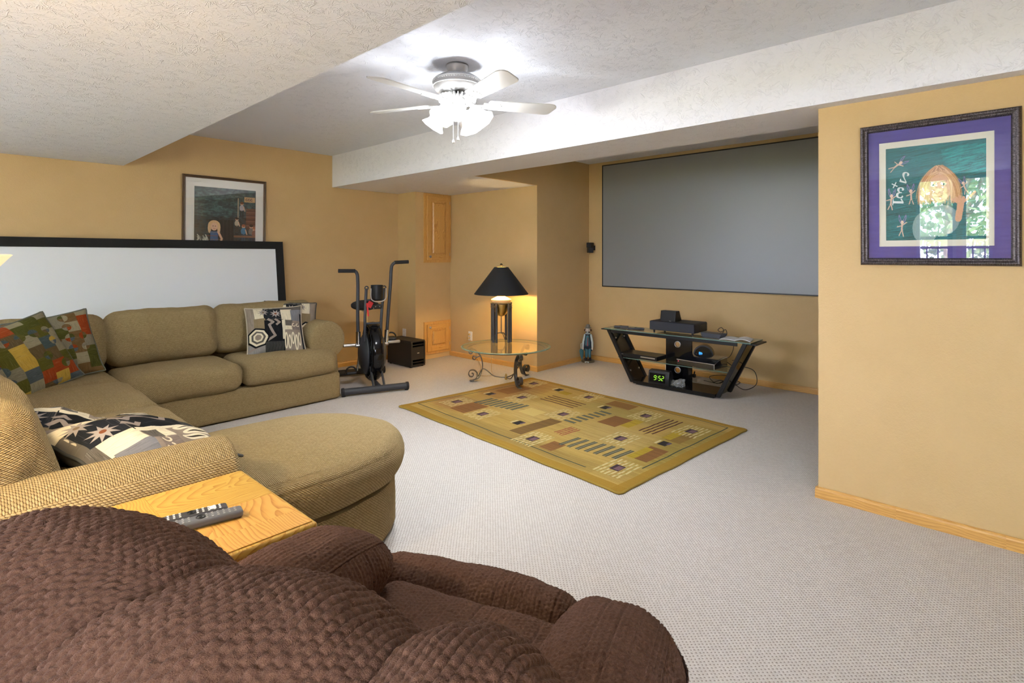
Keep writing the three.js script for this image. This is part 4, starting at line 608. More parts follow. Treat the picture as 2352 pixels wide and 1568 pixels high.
// ---------- table lamp with black cone shade ----------
{
  const o = thing('table_lamp', 'lit table lamp with wide black cone shade and brass bowl on dark posts', 'lamp', [-4.03, TY + 0.001, -4.20]), b = 0;
  const shadeBlack = std({ color: lin(0.014, 0.015, 0.017), roughness: 0.7 }), inner = std({ color: lin(0.8, 0.66, 0.4), roughness: 0.6 });
  part('shade', lathe([[0.292, 0.512], [0.295, 0.516], [0.076, 0.806], [0.073, 0.806]], 64), shadeBlack, o); part('shade_lining', lathe([[0.0725, 0.804], [0.2905, 0.515]], 64), Object.assign(inner, { side: THREE.DoubleSide }), o);
  part('spider', plain([rod([-0.074, 0.8, 0], [0.074, 0.8, 0], 0.0025, 6), rod([0, 0.8, -0.074], [0, 0.8, 0.074], 0.0025, 6), rod([0, 0.52, 0], [0, 0.81, 0], 0.004, 8)]), brass, o);
  part('finial', at(lathe([[0, 0], [0.008, 0], [0.006, 0.008], [0.016, 0.018], [0.017, 0.028], [0.008, 0.038], [0, 0.04]], 18), 0, 0.806, 0), black, o);
  part('cap', lathe([[0, 0.50], [0.03, 0.496], [0.108, 0.458], [0.112, 0.45], [0.106, 0.446], [0.1, 0.432], [0.1, 0.425], [0, 0.425]], 48), std({ color: lin(0.72, 0.55, 0.36), roughness: 0.4 }), o, 'pale cone cap');
  part('bowl', lathe([[0.088, 0.42], [0.086, 0.38], [0.075, 0.33], [0.05, 0.29], [0.02, 0.275], [0, 0.273]], 40), brass, o, 'brass bowl');
  part('collar', lathe([[0.092, 0.426], [0.118, 0.426], [0.118, 0.41], [0.092, 0.41]], 48), charcoal, o);
  part('stem', rod([0, 0.28, 0], [0, 0.085, 0], 0.0055), iron, o); for (let k = 0; k < 3; k++) { const a = k * 2.094 + 0.4; part('stem_foot', tube([[0, 0.095, 0], [Math.cos(a) * 0.04, 0.088, Math.sin(a) * 0.04], [Math.cos(a) * 0.08, 0.05, Math.sin(a) * 0.08], [Math.cos(a) * 0.1, 0.03, Math.sin(a) * 0.1]], 0.005, 20, 8), iron, o); }
  for (let k = 0; k < 4; k++) { const a = k * Math.PI / 2 + 0.12, p = part('post', plain([rod([0.112, 0, 0.02], [0.112, 0.425, 0.02], 0.013), rod([0.112, 0, -0.02], [0.112, 0.425, -0.02], 0.013), box(0.03, 0.006, 0.066, 0.112, 0.39, 0, 0.002), box(0.03, 0.006, 0.066, 0.112, 0.37, 0, 0.002)]), charcoal, o); p.rotation.y = a; }
  part('bulb', new THREE.SphereGeometry(0.03, 20, 16).translate(0, 0.60, 0), std({ color: lin(1, 0.95, 0.85), emissive: lin(1, 0.8, 0.5), emissiveIntensity: 5 }), o);
  const l = new THREE.PointLight(new THREE.Color(1, 0.68, 0.25), TABLE_LAMP_LIGHT); l.position.set(0, 0.60, 0); l.shadow.radius = 1.5; l.castShadow = true; o.add(l);
  const c = tag(new THREE.Mesh(tube([[-4.12, TY + 0.004, -4.26], [-4.28, TY + 0.01, -4.3], [-4.3, 0.2, -4.32], [-4.28, 0.02, -4.3], [-4.08, 0.012, -4.1], [-4.2, 0.012, -4.0], [-4.4, 0.014, -4.25], [-4.72, 0.03, -4.52], [-4.93, 0.2, -4.59], [-4.96, 0.31, -4.595]], 0.003, 120, 8), std({ color: lin(0.42, 0.30, 0.12), roughness: 0.5 })), 'thin gold lamp cord trailing from the glass table to the alcove outlet', 'cord'); c.name = 'lamp_cord'; c.castShadow = c.receiveShadow = true; scene.add(c);
}

// ---------- rug ----------
{
  const rugCanvas = canvas(2048, 1400, (c, w, h) => {
    const r = rng(8), R = (u, v, a, b, col) => { c.fillStyle = col; c.fillRect((u - a / 2) * w, (v - b / 2) * h, a * w, b * h); };
    c.fillStyle = '#b0924c'; c.fillRect(0, 0, w, h);
    const regions = [[0.1, 0.3, 0.34, 0.75, 'rgba(138,104,58,0.8)'], [0.13, 0.75, 0.24, 0.34, 'rgba(144,108,62,0.7)'], [0.38, 0.52, 0.4, 0.5, 'rgba(190,168,104,0.75)'], [0.6, 0.2, 0.5, 0.4, 'rgba(150,134,72,0.6)'], [0.72, 0.55, 0.36, 0.4, 'rgba(176,156,92,0.6)'], [0.55, 0.9, 0.8, 0.2, 'rgba(142,116,60,0.6)'], [0.93, 0.45, 0.16, 0.9, 'rgba(140,118,48,0.6)']];
    for (const [u, v, a, b, col] of regions) for (let k = 0; k < 26; k++) R(u + (r() - 0.5) * a * 0.5, v + (r() - 0.5) * b * 0.5, a * (0.3 + r() * 0.5), b * (0.15 + r() * 0.35), col.replace(/0\.\d+\)/, '0.16)'));
    for (let k = 0; k < 2400; k++) { c.fillStyle = ['rgba(122,98,36,0.22)', 'rgba(196,176,112,0.2)', 'rgba(124,88,40,0.18)', 'rgba(166,140,58,0.2)'][k % 4]; const y = r() * h; c.fillRect(r() * w - 100, y, 120 + r() * 500, 2 + r() * 2.5); }
    const E2 = [[0, 0, 1, 0.032], [0, 0.955, 1, 0.045], [0, 0, 0.022, 1], [0.972, 0, 0.028, 1]]; for (const [x, y, a, b] of E2) { c.fillStyle = 'rgba(150,114,26,0.75)'; c.fillRect(x * w, y * h, a * w, b * h); }
    c.strokeStyle = '#2f3a30'; c.lineCap = 'round'; const line = (p, lw) => { c.lineWidth = lw; c.beginPath(); p.forEach(([u, v], k) => { for (let m = 0; m <= 12; m++) { if (!k) { c.moveTo(u * w, v * h); break; } const q = p[k - 1], t = m / 12; c.lineTo((q[0] + (u - q[0]) * t) * w + (r() - 0.5) * 5, (q[1] + (v - q[1]) * t) * h + (r() - 0.5) * 5); } }); c.stroke(); };
    line([[0.845, 0.914], [0.024, 0.904], [0.053, 0.2], [0.07, 0.05]], 8); line([[0.2, 0.03], [0.953, 0.044], [0.954, 0.763]], 8);
    const rust = (u, v, a, b, col) => { R(u, v, a, b, col || '#7c5428'); for (let k = 0; k < 40; k++) { c.fillStyle = k & 1 ? 'rgba(60,36,16,0.25)' : 'rgba(176,120,50,0.25)'; c.fillRect((u - a / 2) * w, (v - b / 2 + r() * b) * h, a * w, 2); } };
    rust(0.195, 0.745, 0.085, 0.17); rust(0.515, 0.70, 0.055, 0.28, '#6f5426'); rust(0.679, 0.839, 0.05, 0.1); rust(0.66, 0.36, 0.075, 0.15); rust(0.109, 0.31, 0.08, 0.2); rust(0.557, 0.105, 0.11, 0.1, '#84602c'); rust(0.907, 0.615, 0.06, 0.17); rust(0.9, 0.34, 0.05, 0.15, '#84682c');
    const yel = (u, v, a, b) => rust(u, v, a, b, '#a8901e'); yel(0.715, 0.33, 0.035, 0.13); yel(0.292, 0.137, 0.05, 0.06); yel(0.873, 0.33, 0.03, 0.15); yel(0.885, 0.63, 0.025, 0.15); R(0.39, 0.55, 0.08, 0.1, '#c4ae68');
    for (const [u, v] of [[0.101, 0.727], [0.292, 0.766], [0.221, 0.393], [0.485, 0.46], [0.694, 0.169], [0.889, 0.222], [0.594, 0.839], [0.776, 0.545], [0.907, 0.829], [0.087, 0.108], [0.398, 0.102]]) {
      for (let k = 0; k < 7; k++) { const uu = u + (k - 3) * 0.0125; for (let m = 0; m < 9; m++) R(uu + (r() - 0.5) * 0.003, v - 0.075 + m * 0.0185, 0.006, 0.02, (k + m) % 3 ? '#c2b280' : '#aa9b62'); } R(u, v, 0.03, 0.055, '#33202a'); R(u + 0.004, v, 0.018, 0.04, '#6c5058'); }
    for (const [u, v] of [[0.095, 0.479], [0.451, 0.726], [0.534, 0.207], [0.892, 0.46], [0.239, 0.11]]) { R(u, v, 0.028, 0.055, '#1e1a1a'); R(u + 0.012, v - 0.01, 0.01, 0.03, '#5a4a5c'); R(u - 0.022, v, 0.008, 0.05, '#c6b98c'); }
    for (const [u0, v0, u1, v1, n] of [[0.156, 0.6, 0.32, 0.545, 8], [0.557, 0.53, 0.575, 0.28, 7], [0.687, 0.74, 0.86, 0.70, 7]]) for (let k = 0; k < n; k++) { const t = k / (n - 1), u = u0 + (u1 - u0) * t, v = v0 + (v1 - v0) * t, vert = Math.abs(v1 - v0) < 0.1; for (let m = 0; m < 3; m++) R(u + (vert ? (m - 1) * 0.005 : 0), v + (vert ? 0 : (m - 1) * 0.007), vert ? 0.004 : 0.05, vert ? 0.13 : 0.006, m === 1 ? '#56625e' : '#2c3836'); }
    c.strokeStyle = '#471c14'; for (let k = 0; k < 4; k++) { line([[0.288 + 0.0, 0.335 - k * 0.033], [0.456, 0.335 - k * 0.033]].map(([u, v]) => [u, v]), 13); line([[0.772 + k * 0.016, 0.39], [0.772 + k * 0.016, 0.135]], 12); }
    c.strokeStyle = '#8c4630'; for (let k = 0; k < 4; k++) line([[0.597 + k * 0.012, 0.70], [0.6 + k * 0.012, 0.59]], 11);
  });
  const map = tex(rugCanvas); map.repeat.set(1, 1); const bump = field(512, (u, v) => 0.5 * n256(u * 256, v * 256) + 0.5 * (0.5 + 0.5 * Math.sin(v * 6.283 * 64)), false, 1); bump.repeat.set(3, 2);
  const L = 2.29, D = 1.58, o = thing('area_rug', 'yellow olive and brown abstract patterned area rug on the carpet', 'rug', [-2.625, 0, -3.43], rad(-5.0));
  const g = new THREE.BoxGeometry(L, 0.012, D, 80, 1, 60); const p = g.attributes.position; for (let i = 0; i < p.count; i++) { const x = p.getX(i), z = p.getZ(i), e = 0.006 * noise.noise(x * 5, 1, z * 5); p.setXYZ(i, x + 0.012 * noise.noise(z * 3, 4, x * 0.3) , p.getY(i) + 0.006 + (p.getY(i) > 0 ? Math.max(0, e) * 0.5 : 0), z + 0.012 * noise.noise(x * 3, 7, z * 0.3)); }
  const rugMat = std({ map, bumpMap: bump, bumpScale: 0.004, roughness: 1 });
  part('pile', smooth(g, 0.4), rugMat, o);
  const bind = []; const q = (x, z) => [x + 0.012 * noise.noise(z * 3, 4, x * 0.3), 0.0065, z + 0.012 * noise.noise(x * 3, 7, z * 0.3)]; for (let k = 0; k < 24; k++) bind.push(q(-L / 2 + k / 24 * L, D / 2)); for (let k = 0; k < 18; k++) bind.push(q(L / 2, D / 2 - k / 18 * D)); for (let k = 0; k < 24; k++) bind.push(q(L / 2 - k / 24 * L, -D / 2)); for (let k = 0; k < 18; k++) bind.push(q(-L / 2, -D / 2 + k / 18 * D));
  part('edge_binding', new THREE.TubeGeometry(new THREE.CatmullRomCurve3(bind.map((b) => V(...b)), true, 'centripetal'), 300, 0.0068, 8, true), std({ color: lin(0.30, 0.20, 0.03), roughness: 0.95 }), o);
}

// ---------- subwoofer ----------
{
  const o = thing('subwoofer', 'black floor subwoofer box beside the exercise bike in the alcove', 'speaker', [-5.29, 0, -3.868]), m = std({ color: lin(0.014, 0.012, 0.011), roughness: 0.5 });
  const d = 0.47, h = 0.31, w = 0.205; part('cabinet', plain([span(-d / 2, d / 2 - 0.004, 0.012, 0.03, -w / 2, w / 2), span(-d / 2, d / 2 - 0.004, h - 0.018, h, -w / 2, w / 2, 0.004), span(-d / 2, d / 2, 0.03, h - 0.018, -w / 2, -w / 2 + 0.02), span(-d / 2, d / 2, 0.03, h - 0.018, w / 2 - 0.02, w / 2), span(-d / 2, -d / 2 + 0.02, 0.03, h - 0.018, -w / 2 + 0.02, w / 2 - 0.02)]), m, o);
  part('front_panel', span(d / 2 - 0.02, d / 2 - 0.002, 0.09, 0.235, -w / 2 + 0.02, w / 2 - 0.02, 0.002), m, o); part('vent_slat', span(d / 2 - 0.03, d / 2 - 0.006, 0.056, 0.064, -w / 2 + 0.02, w / 2 - 0.02, 0.002), m, o); part('vent_slat', span(d / 2 - 0.03, d / 2 - 0.006, 0.256, 0.264, -w / 2 + 0.02, w / 2 - 0.02, 0.002), m, o);
  part('badge', box(0.002, 0.01, 0.03, d / 2 - 0.001, 0.165, 0, 0.0008), steel, o); for (const [x, z] of [[-1, -1], [1, -1], [-1, 1], [1, 1]]) part('foot', cyl(0.014, 0.014, 0.013, x * 0.2, 0.0065, z * 0.08, 14), rubber, o);
}

// ---------- fan exercise bike ----------
{
  const o = thing('exercise_bike', 'dark grey fan exercise bike with tall handle arms beside the sofa', 'exercise bike', [-4.39, 0, -2.86], rad(68.3)); const g = charcoal, cx = 0.033, fz = -0.33, fy = 0.345;
  const barPart = (z, len) => { const b = part('stabilizer', rod([-len / 2, 0.042, z], [len / 2, 0.042, z], 0.031, 24), charcoal, o); for (const s of [-1, 1]) { part('end_cap', rod([s * len / 2, 0.042, z], [s * (len / 2 + 0.022), 0.042, z], 0.037, 24), rubber, b); part('foot', cyl(0.016, 0.018, 0.014, s * (len / 2 + 0.005), 0.007, z, 14), rubber, b); } return b; };
  barPart(0, 0.58); barPart(-0.86, 0.5);
  part('main_frame', plain([rod([cx, 0.06, 0], [cx, 0.06, -0.86], 0.022), rod([-0.05 + cx, 0.06, -0.01], [-0.05 + cx, fy, fz + 0.03], 0.012), rod([0.05 + cx, 0.06, -0.01], [0.05 + cx, fy, fz + 0.03], 0.012), rod([cx, 0.06, -0.6], [cx, 0.55, -0.68], 0.026), rod([cx, 0.35, -0.36], [cx, 0.4, -0.66], 0.02)]), g, o);
  part('fan_wheel', plain([at(cyl(0.25, 0.25, 0.06, 0, 0, 0, 48), cx, fy, fz, 0, 0, Math.PI / 2)]), blackGloss, o);
  const cage = []; for (const x of [-0.055, 0.055]) for (const r of [0.12, 0.2, 0.265]) cage.push(at(new THREE.TorusGeometry(r, 0.004, 6, 48), cx + x, fy, fz, 0, Math.PI / 2, 0)); for (let k = 0; k < 24; k++) { const a = k / 24 * 6.283, c = Math.cos(a), s = Math.sin(a); cage.push(tube([[cx - 0.055, fy + s * 0.12, fz + c * 0.12], [cx - 0.055, fy + s * 0.265, fz + c * 0.265], [cx - 0.03, fy + s * 0.286, fz + c * 0.286], [cx + 0.03, fy + s * 0.286, fz + c * 0.286], [cx + 0.055, fy + s * 0.265, fz + c * 0.265], [cx + 0.055, fy + s * 0.12, fz + c * 0.12]], 0.002, 18, 5)); }
  part('fan_cage', plain(cage), blackSatin, o); part('cage_band', at(lathe([[0.245, -0.052], [0.272, -0.05], [0.286, -0.04], [0.291, -0.02], [0.291, 0.02], [0.286, 0.04], [0.272, 0.05], [0.245, 0.052]], 64), cx, fy, fz, 0, 0, Math.PI / 2), blackGloss, o);
  for (const s of [-1, 1]) part('side_cover', at(lathe([[0, 0.075], [0.08, 0.07], [0.15, 0.05], [0.2, 0.02], [0.21, 0], [0, 0]], 40), cx + s * 0.058, fy - 0.02, fz - 0.02, 0, 0, -s * Math.PI / 2), charcoal, o);
  // front uprights carry the bottle holder
  part('upright', tube([[-0.055, 0.36, -0.28], [-0.062, 0.6, -0.22], [-0.06, 0.72, -0.22], [-0.045, 0.98, -0.24]], 0.0145, 30, 12), g, o); part('upright', tube([[0.11, 0.36, -0.28], [0.095, 0.6, -0.22], [0.1, 0.72, -0.22], [0.128, 0.98, -0.24]], 0.0145, 30, 12), g, o);
  part('crossbar', plain([rod([-0.06, 0.637, -0.22], [0.1, 0.637, -0.22], 0.01), rod([-0.055, 0.865, -0.225], [0.118, 0.865, -0.225], 0.009), at(new THREE.TorusGeometry(0.016, 0.006, 8, 20), -0.045, 0.985, -0.225), at(new THREE.TorusGeometry(0.016, 0.006, 8, 20), 0.128, 0.985, -0.225)]), g, o);
  const cup = part('bottle_holder', at(lathe([[0, 0], [0.05, 0], [0.056, 0.02], [0.06, 0.15], [0.056, 0.15], [0.05, 0.02], [0, 0.01]], 32), 0.045, 0.865, -0.17), blackSatin, o); part('holder_band', ribbon([[-0.072, 0.12], [-0.068, 0.02], [-0.03, -0.006], [0.03, -0.006], [0.068, 0.02], [0.072, 0.12]], 0.006, 0.02, 40).translate(0.045, 0.865, -0.10), steel, cup, 'silver band');
  part('console_plate', box(0.13, 0.05, 0.02, 0.04, 0.80, -0.22, 0.008), black, o); for (const [x, y] of [[0.0, 0.81], [0.04, 0.80], [0.08, 0.80], [0.02, 0.785]]) part('bolt', cyl(0.005, 0.005, 0.004, x, y, -0.208, 12, Math.PI / 2), steel, o);
  part('red_strap', plain([box(0.028, 0.004, 0.05, -0.012, 0.845, -0.2, 0.001), at(box(0.016, 0.13, 0.003, 0, 0, 0, 0.001), -0.04, 0.775, -0.195, 0, 0, 0.1), at(box(0.05, 0.06, 0.003, 0, 0, 0, 0.001), -0.018, 0.825, -0.196, 0, 0, -0.5)]), std({ color: lin(0.55, 0.02, 0.02), roughness: 0.6 }), o, 'bright red strap');
  const armL = part('handle_arm', tube([[-0.103, 0.42, -0.35], [-0.108, 0.7, -0.35], [-0.11, 1.06, -0.34], [-0.116, 1.12, -0.34], [-0.135, 1.148, -0.34], [-0.17, 1.153, -0.34], [-0.2, 1.153, -0.34]], 0.0165, 60, 14), g, o); part('grip', rod([-0.135, 1.151, -0.34], [-0.296, 1.153, -0.34], 0.0185), rubber, armL); part('sleeve', rod([-0.103, 0.42, -0.35], [-0.104, 0.545, -0.35], 0.024), chrome, armL);
  const armR = part('handle_arm', tube([[0.18, 0.42, -0.37], [0.197, 0.7, -0.36], [0.22, 1.04, -0.35], [0.226, 1.16, -0.35], [0.235, 1.205, -0.35], [0.265, 1.23, -0.35], [0.33, 1.236, -0.35]], 0.0165, 60, 14), g, o); part('grip', rod([0.26, 1.232, -0.35], [0.405, 1.239, -0.35], 0.0185), rubber, armR); part('sleeve', rod([0.18, 0.42, -0.37], [0.187, 0.545, -0.365], 0.024), chrome, armR);
  part('foot_peg', plain([rod([-0.04, 0.405, -0.35], [-0.13, 0.405, -0.35], 0.018), box(0.13, 0.03, 0.05, -0.19, 0.415, -0.35, 0.012)]), steel, o); part('foot_peg', plain([rod([0.1, 0.405, -0.37], [0.2, 0.405, -0.37], 0.018), box(0.13, 0.03, 0.05, 0.255, 0.42, -0.37, 0.012)]), steel, o);
  part('seat_post', plain([rod([cx, 0.5, -0.67], [cx, 0.72, -0.70], 0.018), box(0.05, 0.03, 0.16, cx, 0.715, -0.72, 0.008)]), steel, o);
  const seat = new THREE.SphereGeometry(1, 40, 24); { const p = seat.attributes.position; for (let i = 0; i < p.count; i++) { const z = p.getZ(i), wv = z > 0 ? 1 - 0.62 * z : 1; p.setXYZ(i, p.getX(i) * 0.145 * wv, p.getY(i) * 0.05 + (p.getY(i) > 0 ? 0.012 : 0) * (1 - z * z), z * 0.15); } seat.computeVertexNormals(); } part('seat', at(seat, cx, 0.765, -0.74), rubber, o);
  part('crank', plain([rod([-0.08, 0.31, -0.42], [-0.1, 0.14, -0.42], 0.012), rod([0.15, 0.31, -0.42], [0.17, 0.46, -0.42], 0.012), rod([-0.08, 0.31, -0.42], [0.15, 0.31, -0.42], 0.014)]), steel, o);
  for (const [x, y] of [[-0.165, 0.13], [0.235, 0.45]]) part('pedal', plain([box(0.1, 0.028, 0.11, x, y, -0.42, 0.01), at(new THREE.TorusGeometry(0.05, 0.008, 8, 20, Math.PI), x, y + 0.01, -0.4)]), black, o);
}

// ---------- clown figurine in the corner ----------
{
  const o = thing('clown_figurine', 'painted hobo clown figurine with bowler hat and umbrella in the far corner', 'figurine', [-3.775, 0, -5.47], rad(25)), teal = std({ color: lin(0.05, 0.17, 0.22), roughness: 0.4 }), navy = std({ color: lin(0.02, 0.035, 0.06), roughness: 0.45 }), skin = std({ color: lin(0.62, 0.55, 0.5), roughness: 0.5 }), shoe = std({ color: lin(0.03, 0.02, 0.03), roughness: 0.4 }), pale = std({ color: lin(0.5, 0.58, 0.58), roughness: 0.5 }), red = std({ color: lin(0.22, 0.04, 0.06), roughness: 0.5 });
  part('base', lathe([[0, 0], [0.078, 0], [0.082, 0.006], [0.08, 0.018], [0.07, 0.026], [0, 0.028]], 40), std({ color: lin(0.12, 0.09, 0.05), roughness: 0.35 }), o); part('plaque', box(0.05, 0.014, 0.004, 0.0, 0.012, 0.079, 0.001), pale, o);
  const taper = (a, b, r1, r2) => { const A = V(...a), B = V(...b), d = B.clone().sub(A), g = new THREE.CapsuleGeometry(1, 1, 8, 14); const p = g.attributes.position, L = d.length(); for (let i = 0; i < p.count; i++) { const y = p.getY(i), t = THREE.MathUtils.clamp(y + 0.5, 0, 1), r = r1 + (r2 - r1) * t; p.setXYZ(i, p.getX(i) * r, (t - 0.5) * L + (y - THREE.MathUtils.clamp(y, -0.5, 0.5)) * r, p.getZ(i) * r); } g.computeVertexNormals(); g.applyQuaternion(new THREE.Quaternion().setFromUnitVectors(V(0, 1, 0), d.normalize())); const m = A.add(B).multiplyScalar(0.5); return g.translate(m.x, m.y, m.z); };
  part('trousers', plain([taper([-0.018, 0.07, 0.005], [-0.016, 0.2, 0], 0.016, 0.024), taper([0.022, 0.07, 0.005], [0.018, 0.2, 0], 0.016, 0.024), taper([0, 0.19, 0], [0, 0.22, 0], 0.038, 0.036)]), teal, o);
  for (const x of [-0.02, 0.025]) part('shoe', plain([taper([x, 0.04, -0.008], [x * 1.3, 0.037, 0.04], 0.015, 0.017), taper([x, 0.04, -0.005], [x, 0.075, 0], 0.014, 0.013)]), shoe, o);
  part('coat', plain([taper([0, 0.2, -0.008], [0, 0.33, -0.004], 0.052, 0.036), taper([-0.03, 0.15, -0.012], [-0.03, 0.25, -0.008], 0.022, 0.026), taper([0.032, 0.15, -0.012], [0.03, 0.25, -0.008], 0.022, 0.026)]), navy, o); part('waistcoat', taper([0, 0.22, 0.022], [0, 0.31, 0.016], 0.03, 0.024), teal, o); part('tie', taper([0.004, 0.21, 0.052], [0.004, 0.3, 0.04], 0.009, 0.006), red, o);
  for (const s of [-1, 1]) { part('sleeve', plain([taper([s * 0.036, 0.325, 0], [s * 0.056, 0.24, 0.005], 0.017, 0.014), taper([s * 0.056, 0.24, 0.005], [s * 0.058, 0.185, 0.02], 0.014, 0.011)]), pale, o); part('hand', plain([taper([s * 0.058, 0.178, 0.022], [s * 0.059, 0.16, 0.026], 0.010, 0.008), taper([s * 0.052, 0.172, 0.03], [s * 0.05, 0.163, 0.034], 0.004, 0.003)]), skin, o); }
  const head = part('head', plain([at(new THREE.SphereGeometry(0.032, 24, 18).scale(0.92, 1.08, 0.95), 0, 0.385, 0.004), at(new THREE.SphereGeometry(0.008, 12, 10), 0, 0.382, 0.037)]), skin, o); part('beard', at(new THREE.SphereGeometry(0.027, 20, 14).scale(1, 0.75, 0.8), 0, 0.368, 0.014), shoe, head); part('mouth', at(new THREE.SphereGeometry(0.011, 12, 8).scale(1.3, 0.5, 0.5), 0, 0.367, 0.034), pale, head); for (const s of [-1, 1]) { part('eye', new THREE.SphereGeometry(0.0045, 10, 8).translate(s * 0.012, 0.394, 0.031), shoe, head); part('hair_tuft', new THREE.SphereGeometry(0.014, 12, 10).translate(s * 0.034, 0.39, -0.002), std({ color: lin(0.1, 0.05, 0.03), roughness: 0.9 }), head); }
  part('collar', at(new THREE.TorusGeometry(0.022, 0.009, 8, 20), 0, 0.348, 0.004, Math.PI / 2 - 0.2), pale, o);
  part('bowler_hat', lathe([[0, 0.466], [0.012, 0.464], [0.022, 0.455], [0.026, 0.44], [0.027, 0.425], [0.042, 0.422], [0.044, 0.418], [0.03, 0.414], [0, 0.414]], 28), std({ color: lin(0.14, 0.14, 0.13), roughness: 0.35 }), o);
  part('umbrella', plain([lathe([[0, 0.03], [0.006, 0.032], [0.02, 0.08], [0.027, 0.13], [0.022, 0.15], [0.008, 0.16], [0, 0.16]], 14)].map((g) => at(g, -0.066, 0, 0.02, 0, 0, 0.08))), teal, o); part('umbrella_handle', tube([[-0.078, 0.155, 0.02], [-0.082, 0.2, 0.02], [-0.078, 0.222, 0.02], [-0.066, 0.226, 0.02], [-0.06, 0.21, 0.02]], 0.0045, 24, 8), pale, o);
}

// ---------- black and glass media stand ----------
const SX = -2.40, SZ = -4.98, GY = 0.541;
{
  const o = thing('media_stand', 'black media stand with slanted sides and clear glass shelves under the grey screen', 'tv stand', [SX, 0, SZ]);
  part('glass_top', box(1.49, 0.010, 0.315, 0.025, GY - 0.005, 0, 0.003), glassTop, o); part('glass_shelf', box(1.13, 0.008, 0.27, -0.0, 0.252, 0, 0.003), glassTop, o);
  for (const [y, w, d, t, x0] of [[GY - 0.005, 1.49, 0.315, 0.01, 0.025], [0.252, 1.13, 0.27, 0.008, 0]]) part('glass_edge', plain([box(w + 0.001, t * 0.9, 0.001, x0, y, d / 2), box(w + 0.001, t * 0.9, 0.001, x0, y, -d / 2), box(0.001, t * 0.9, d, x0 + w / 2, y, 0), box(0.001, t * 0.9, d, x0 - w / 2, y, 0)]), glassEdge, o, 'green polished edge');
  part('bottom_shelf', ext([[-0.375, -0.155], [0.455, -0.155], [0.455, 0.155], [-0.375, 0.155]], 0.024, 0.003, 2).rotateX(Math.PI / 2).translate(0, 0.040, 0), blackGloss, o); part('plinth', box(0.80, 0.012, 0.27, 0.04, 0.0065, 0, 0.004), black, o);
  part('front_rail', box(1.30, 0.030, 0.014, 0.0, GY - 0.027, 0.14, 0.003), blackSatin, o); part('rear_rail', box(1.30, 0.024, 0.014, 0.0, GY - 0.024, -0.14, 0.003), blackSatin, o);
  for (const s of [-1, 1]) {
    const b = s < 0 ? -0.38 : 0.46, t = s < 0 ? -0.665 : 0.70, bar = (z, w) => ext([[b, 0.02], [b + s * 0.035, 0.02], [t + s * 0.035, GY - 0.012], [t, GY - 0.012]].map((p) => p), w, 0.002, 1).translate(0, 0, z);
    part('side_bar', bar(0.118, 0.030), blackSatin, o); part('side_bar', bar(-0.148, 0.030), blackSatin, o);
    part('side_panel', ext([[b + s * 0.012, 0.03], [b + s * 0.02, 0.03], [t + s * 0.02, GY - 0.03], [t + s * 0.012, GY - 0.03]], 0.236).translate(0, 0, -0.118), blackGloss, o);
    for (const k of [0.2, 0.82]) for (const z of [0.09, -0.08]) part('bolt', rod([b + (t - b) * k + s * 0.012, 0.02 + (GY - 0.03) * k, z], [b + (t - b) * k + s * 0.004, 0.02 + (GY - 0.03) * k + 0.002, z], 0.009, 14), steel, o);
    part('top_bracket', box(0.12, 0.012, 0.27, t + s * 0.05, GY - 0.017, 0, 0.003), blackSatin, o);
  }
  const col = new THREE.Shape([[-0.13, 0.042], [0.14, 0.042], [0.14, GY - 0.012], [-0.13, GY - 0.012]].map((p) => new THREE.Vector2(...p))); for (const y of [0.42, 0.165]) { const h = new THREE.Path(); h.absarc(-0.005, y, 0.028, 0, Math.PI * 2, true); col.holes.push(h); }
  part('centre_column', ext(col, 0.012, 0.002, 1, 24).translate(0, 0, -0.075), blackGloss, o); for (const y of [0.42, 0.165]) part('cable_ring', at(new THREE.TorusGeometry(0.029, 0.004, 8, 32), -0.005, y, -0.06), steel, o);
}
// projector
{
  const o = thing('projector', 'dark grey fabric fronted projector standing on the glass top of the media stand', 'projector', [-2.385, GY, -5.010], rad(-1)), cloth = std({ map: field(256, (u, v) => mixc([34, 36, 42], [66, 68, 76], 0.5 * n128(u * 128, v * 128) + 0.25 * (1 + Math.sin(u * 6.283 * 64) * Math.sin(v * 6.283 * 64))), true, 0.12), roughness: 0.9 });
  const w = 0.47, h = 0.092, d = 0.29, y = 0.024; part('housing', box(w, h, d - 0.006, 0, y + h / 2, -0.003, 0.014), std({ color: lin(0.02, 0.021, 0.024), roughness: 0.55 }), o); part('fabric_front', muv(box(w - 0.006, h - 0.006, 0.012, 0, y + h / 2, d / 2 - 0.005, 0.005)), cloth, o);
  for (let k = 0; k < 7; k++) part('vent_slat', box(0.003, 0.004, 0.11, w / 2 + 0.0008, y + 0.022 + k * 0.008, -0.02, 0.001), black, o);
  for (const [x, z] of [[-0.2, 0.11], [0.2, 0.11], [-0.2, -0.11], [0.2, -0.11]]) part('foot', cyl(0.011, 0.008, y, x, y / 2, z, 14), black, o);
}
{
  const Y = GY + 0.1165, o = thing('wedge_speaker', 'small black wedge shaped unit standing on top of the projector', 'speaker', [-2.45, Y, -4.985], rad(-1));
  part('body', at(ext([[-0.065, 0], [0.065, 0], [0.048, 0.088], [-0.02, 0.088]], 0.15, 0.006, 2), 0.075, 0.006, 0, 0, -Math.PI / 2, 0).translate(0, 0, -0.0), blackSatin, o); part('lens_window', box(0.02, 0.004, 0.004, 0.03, 0.004, 0.072, 0.001), steel, o);
}
remote('leftmost black remote on the glass top of the media stand', [-3.0, GY + 0.0005, -4.965], rad(-62), 0.15, 0.042, 0.018, remDark, 3, 'remotes on the media stand', 0.1);
remote('thin black remote between the two larger ones on the media stand', [-2.925, GY + 0.0005, -4.935], rad(-62), 0.12, 0.034, 0.012, remDark, 2, 'remotes on the media stand', 0.1);
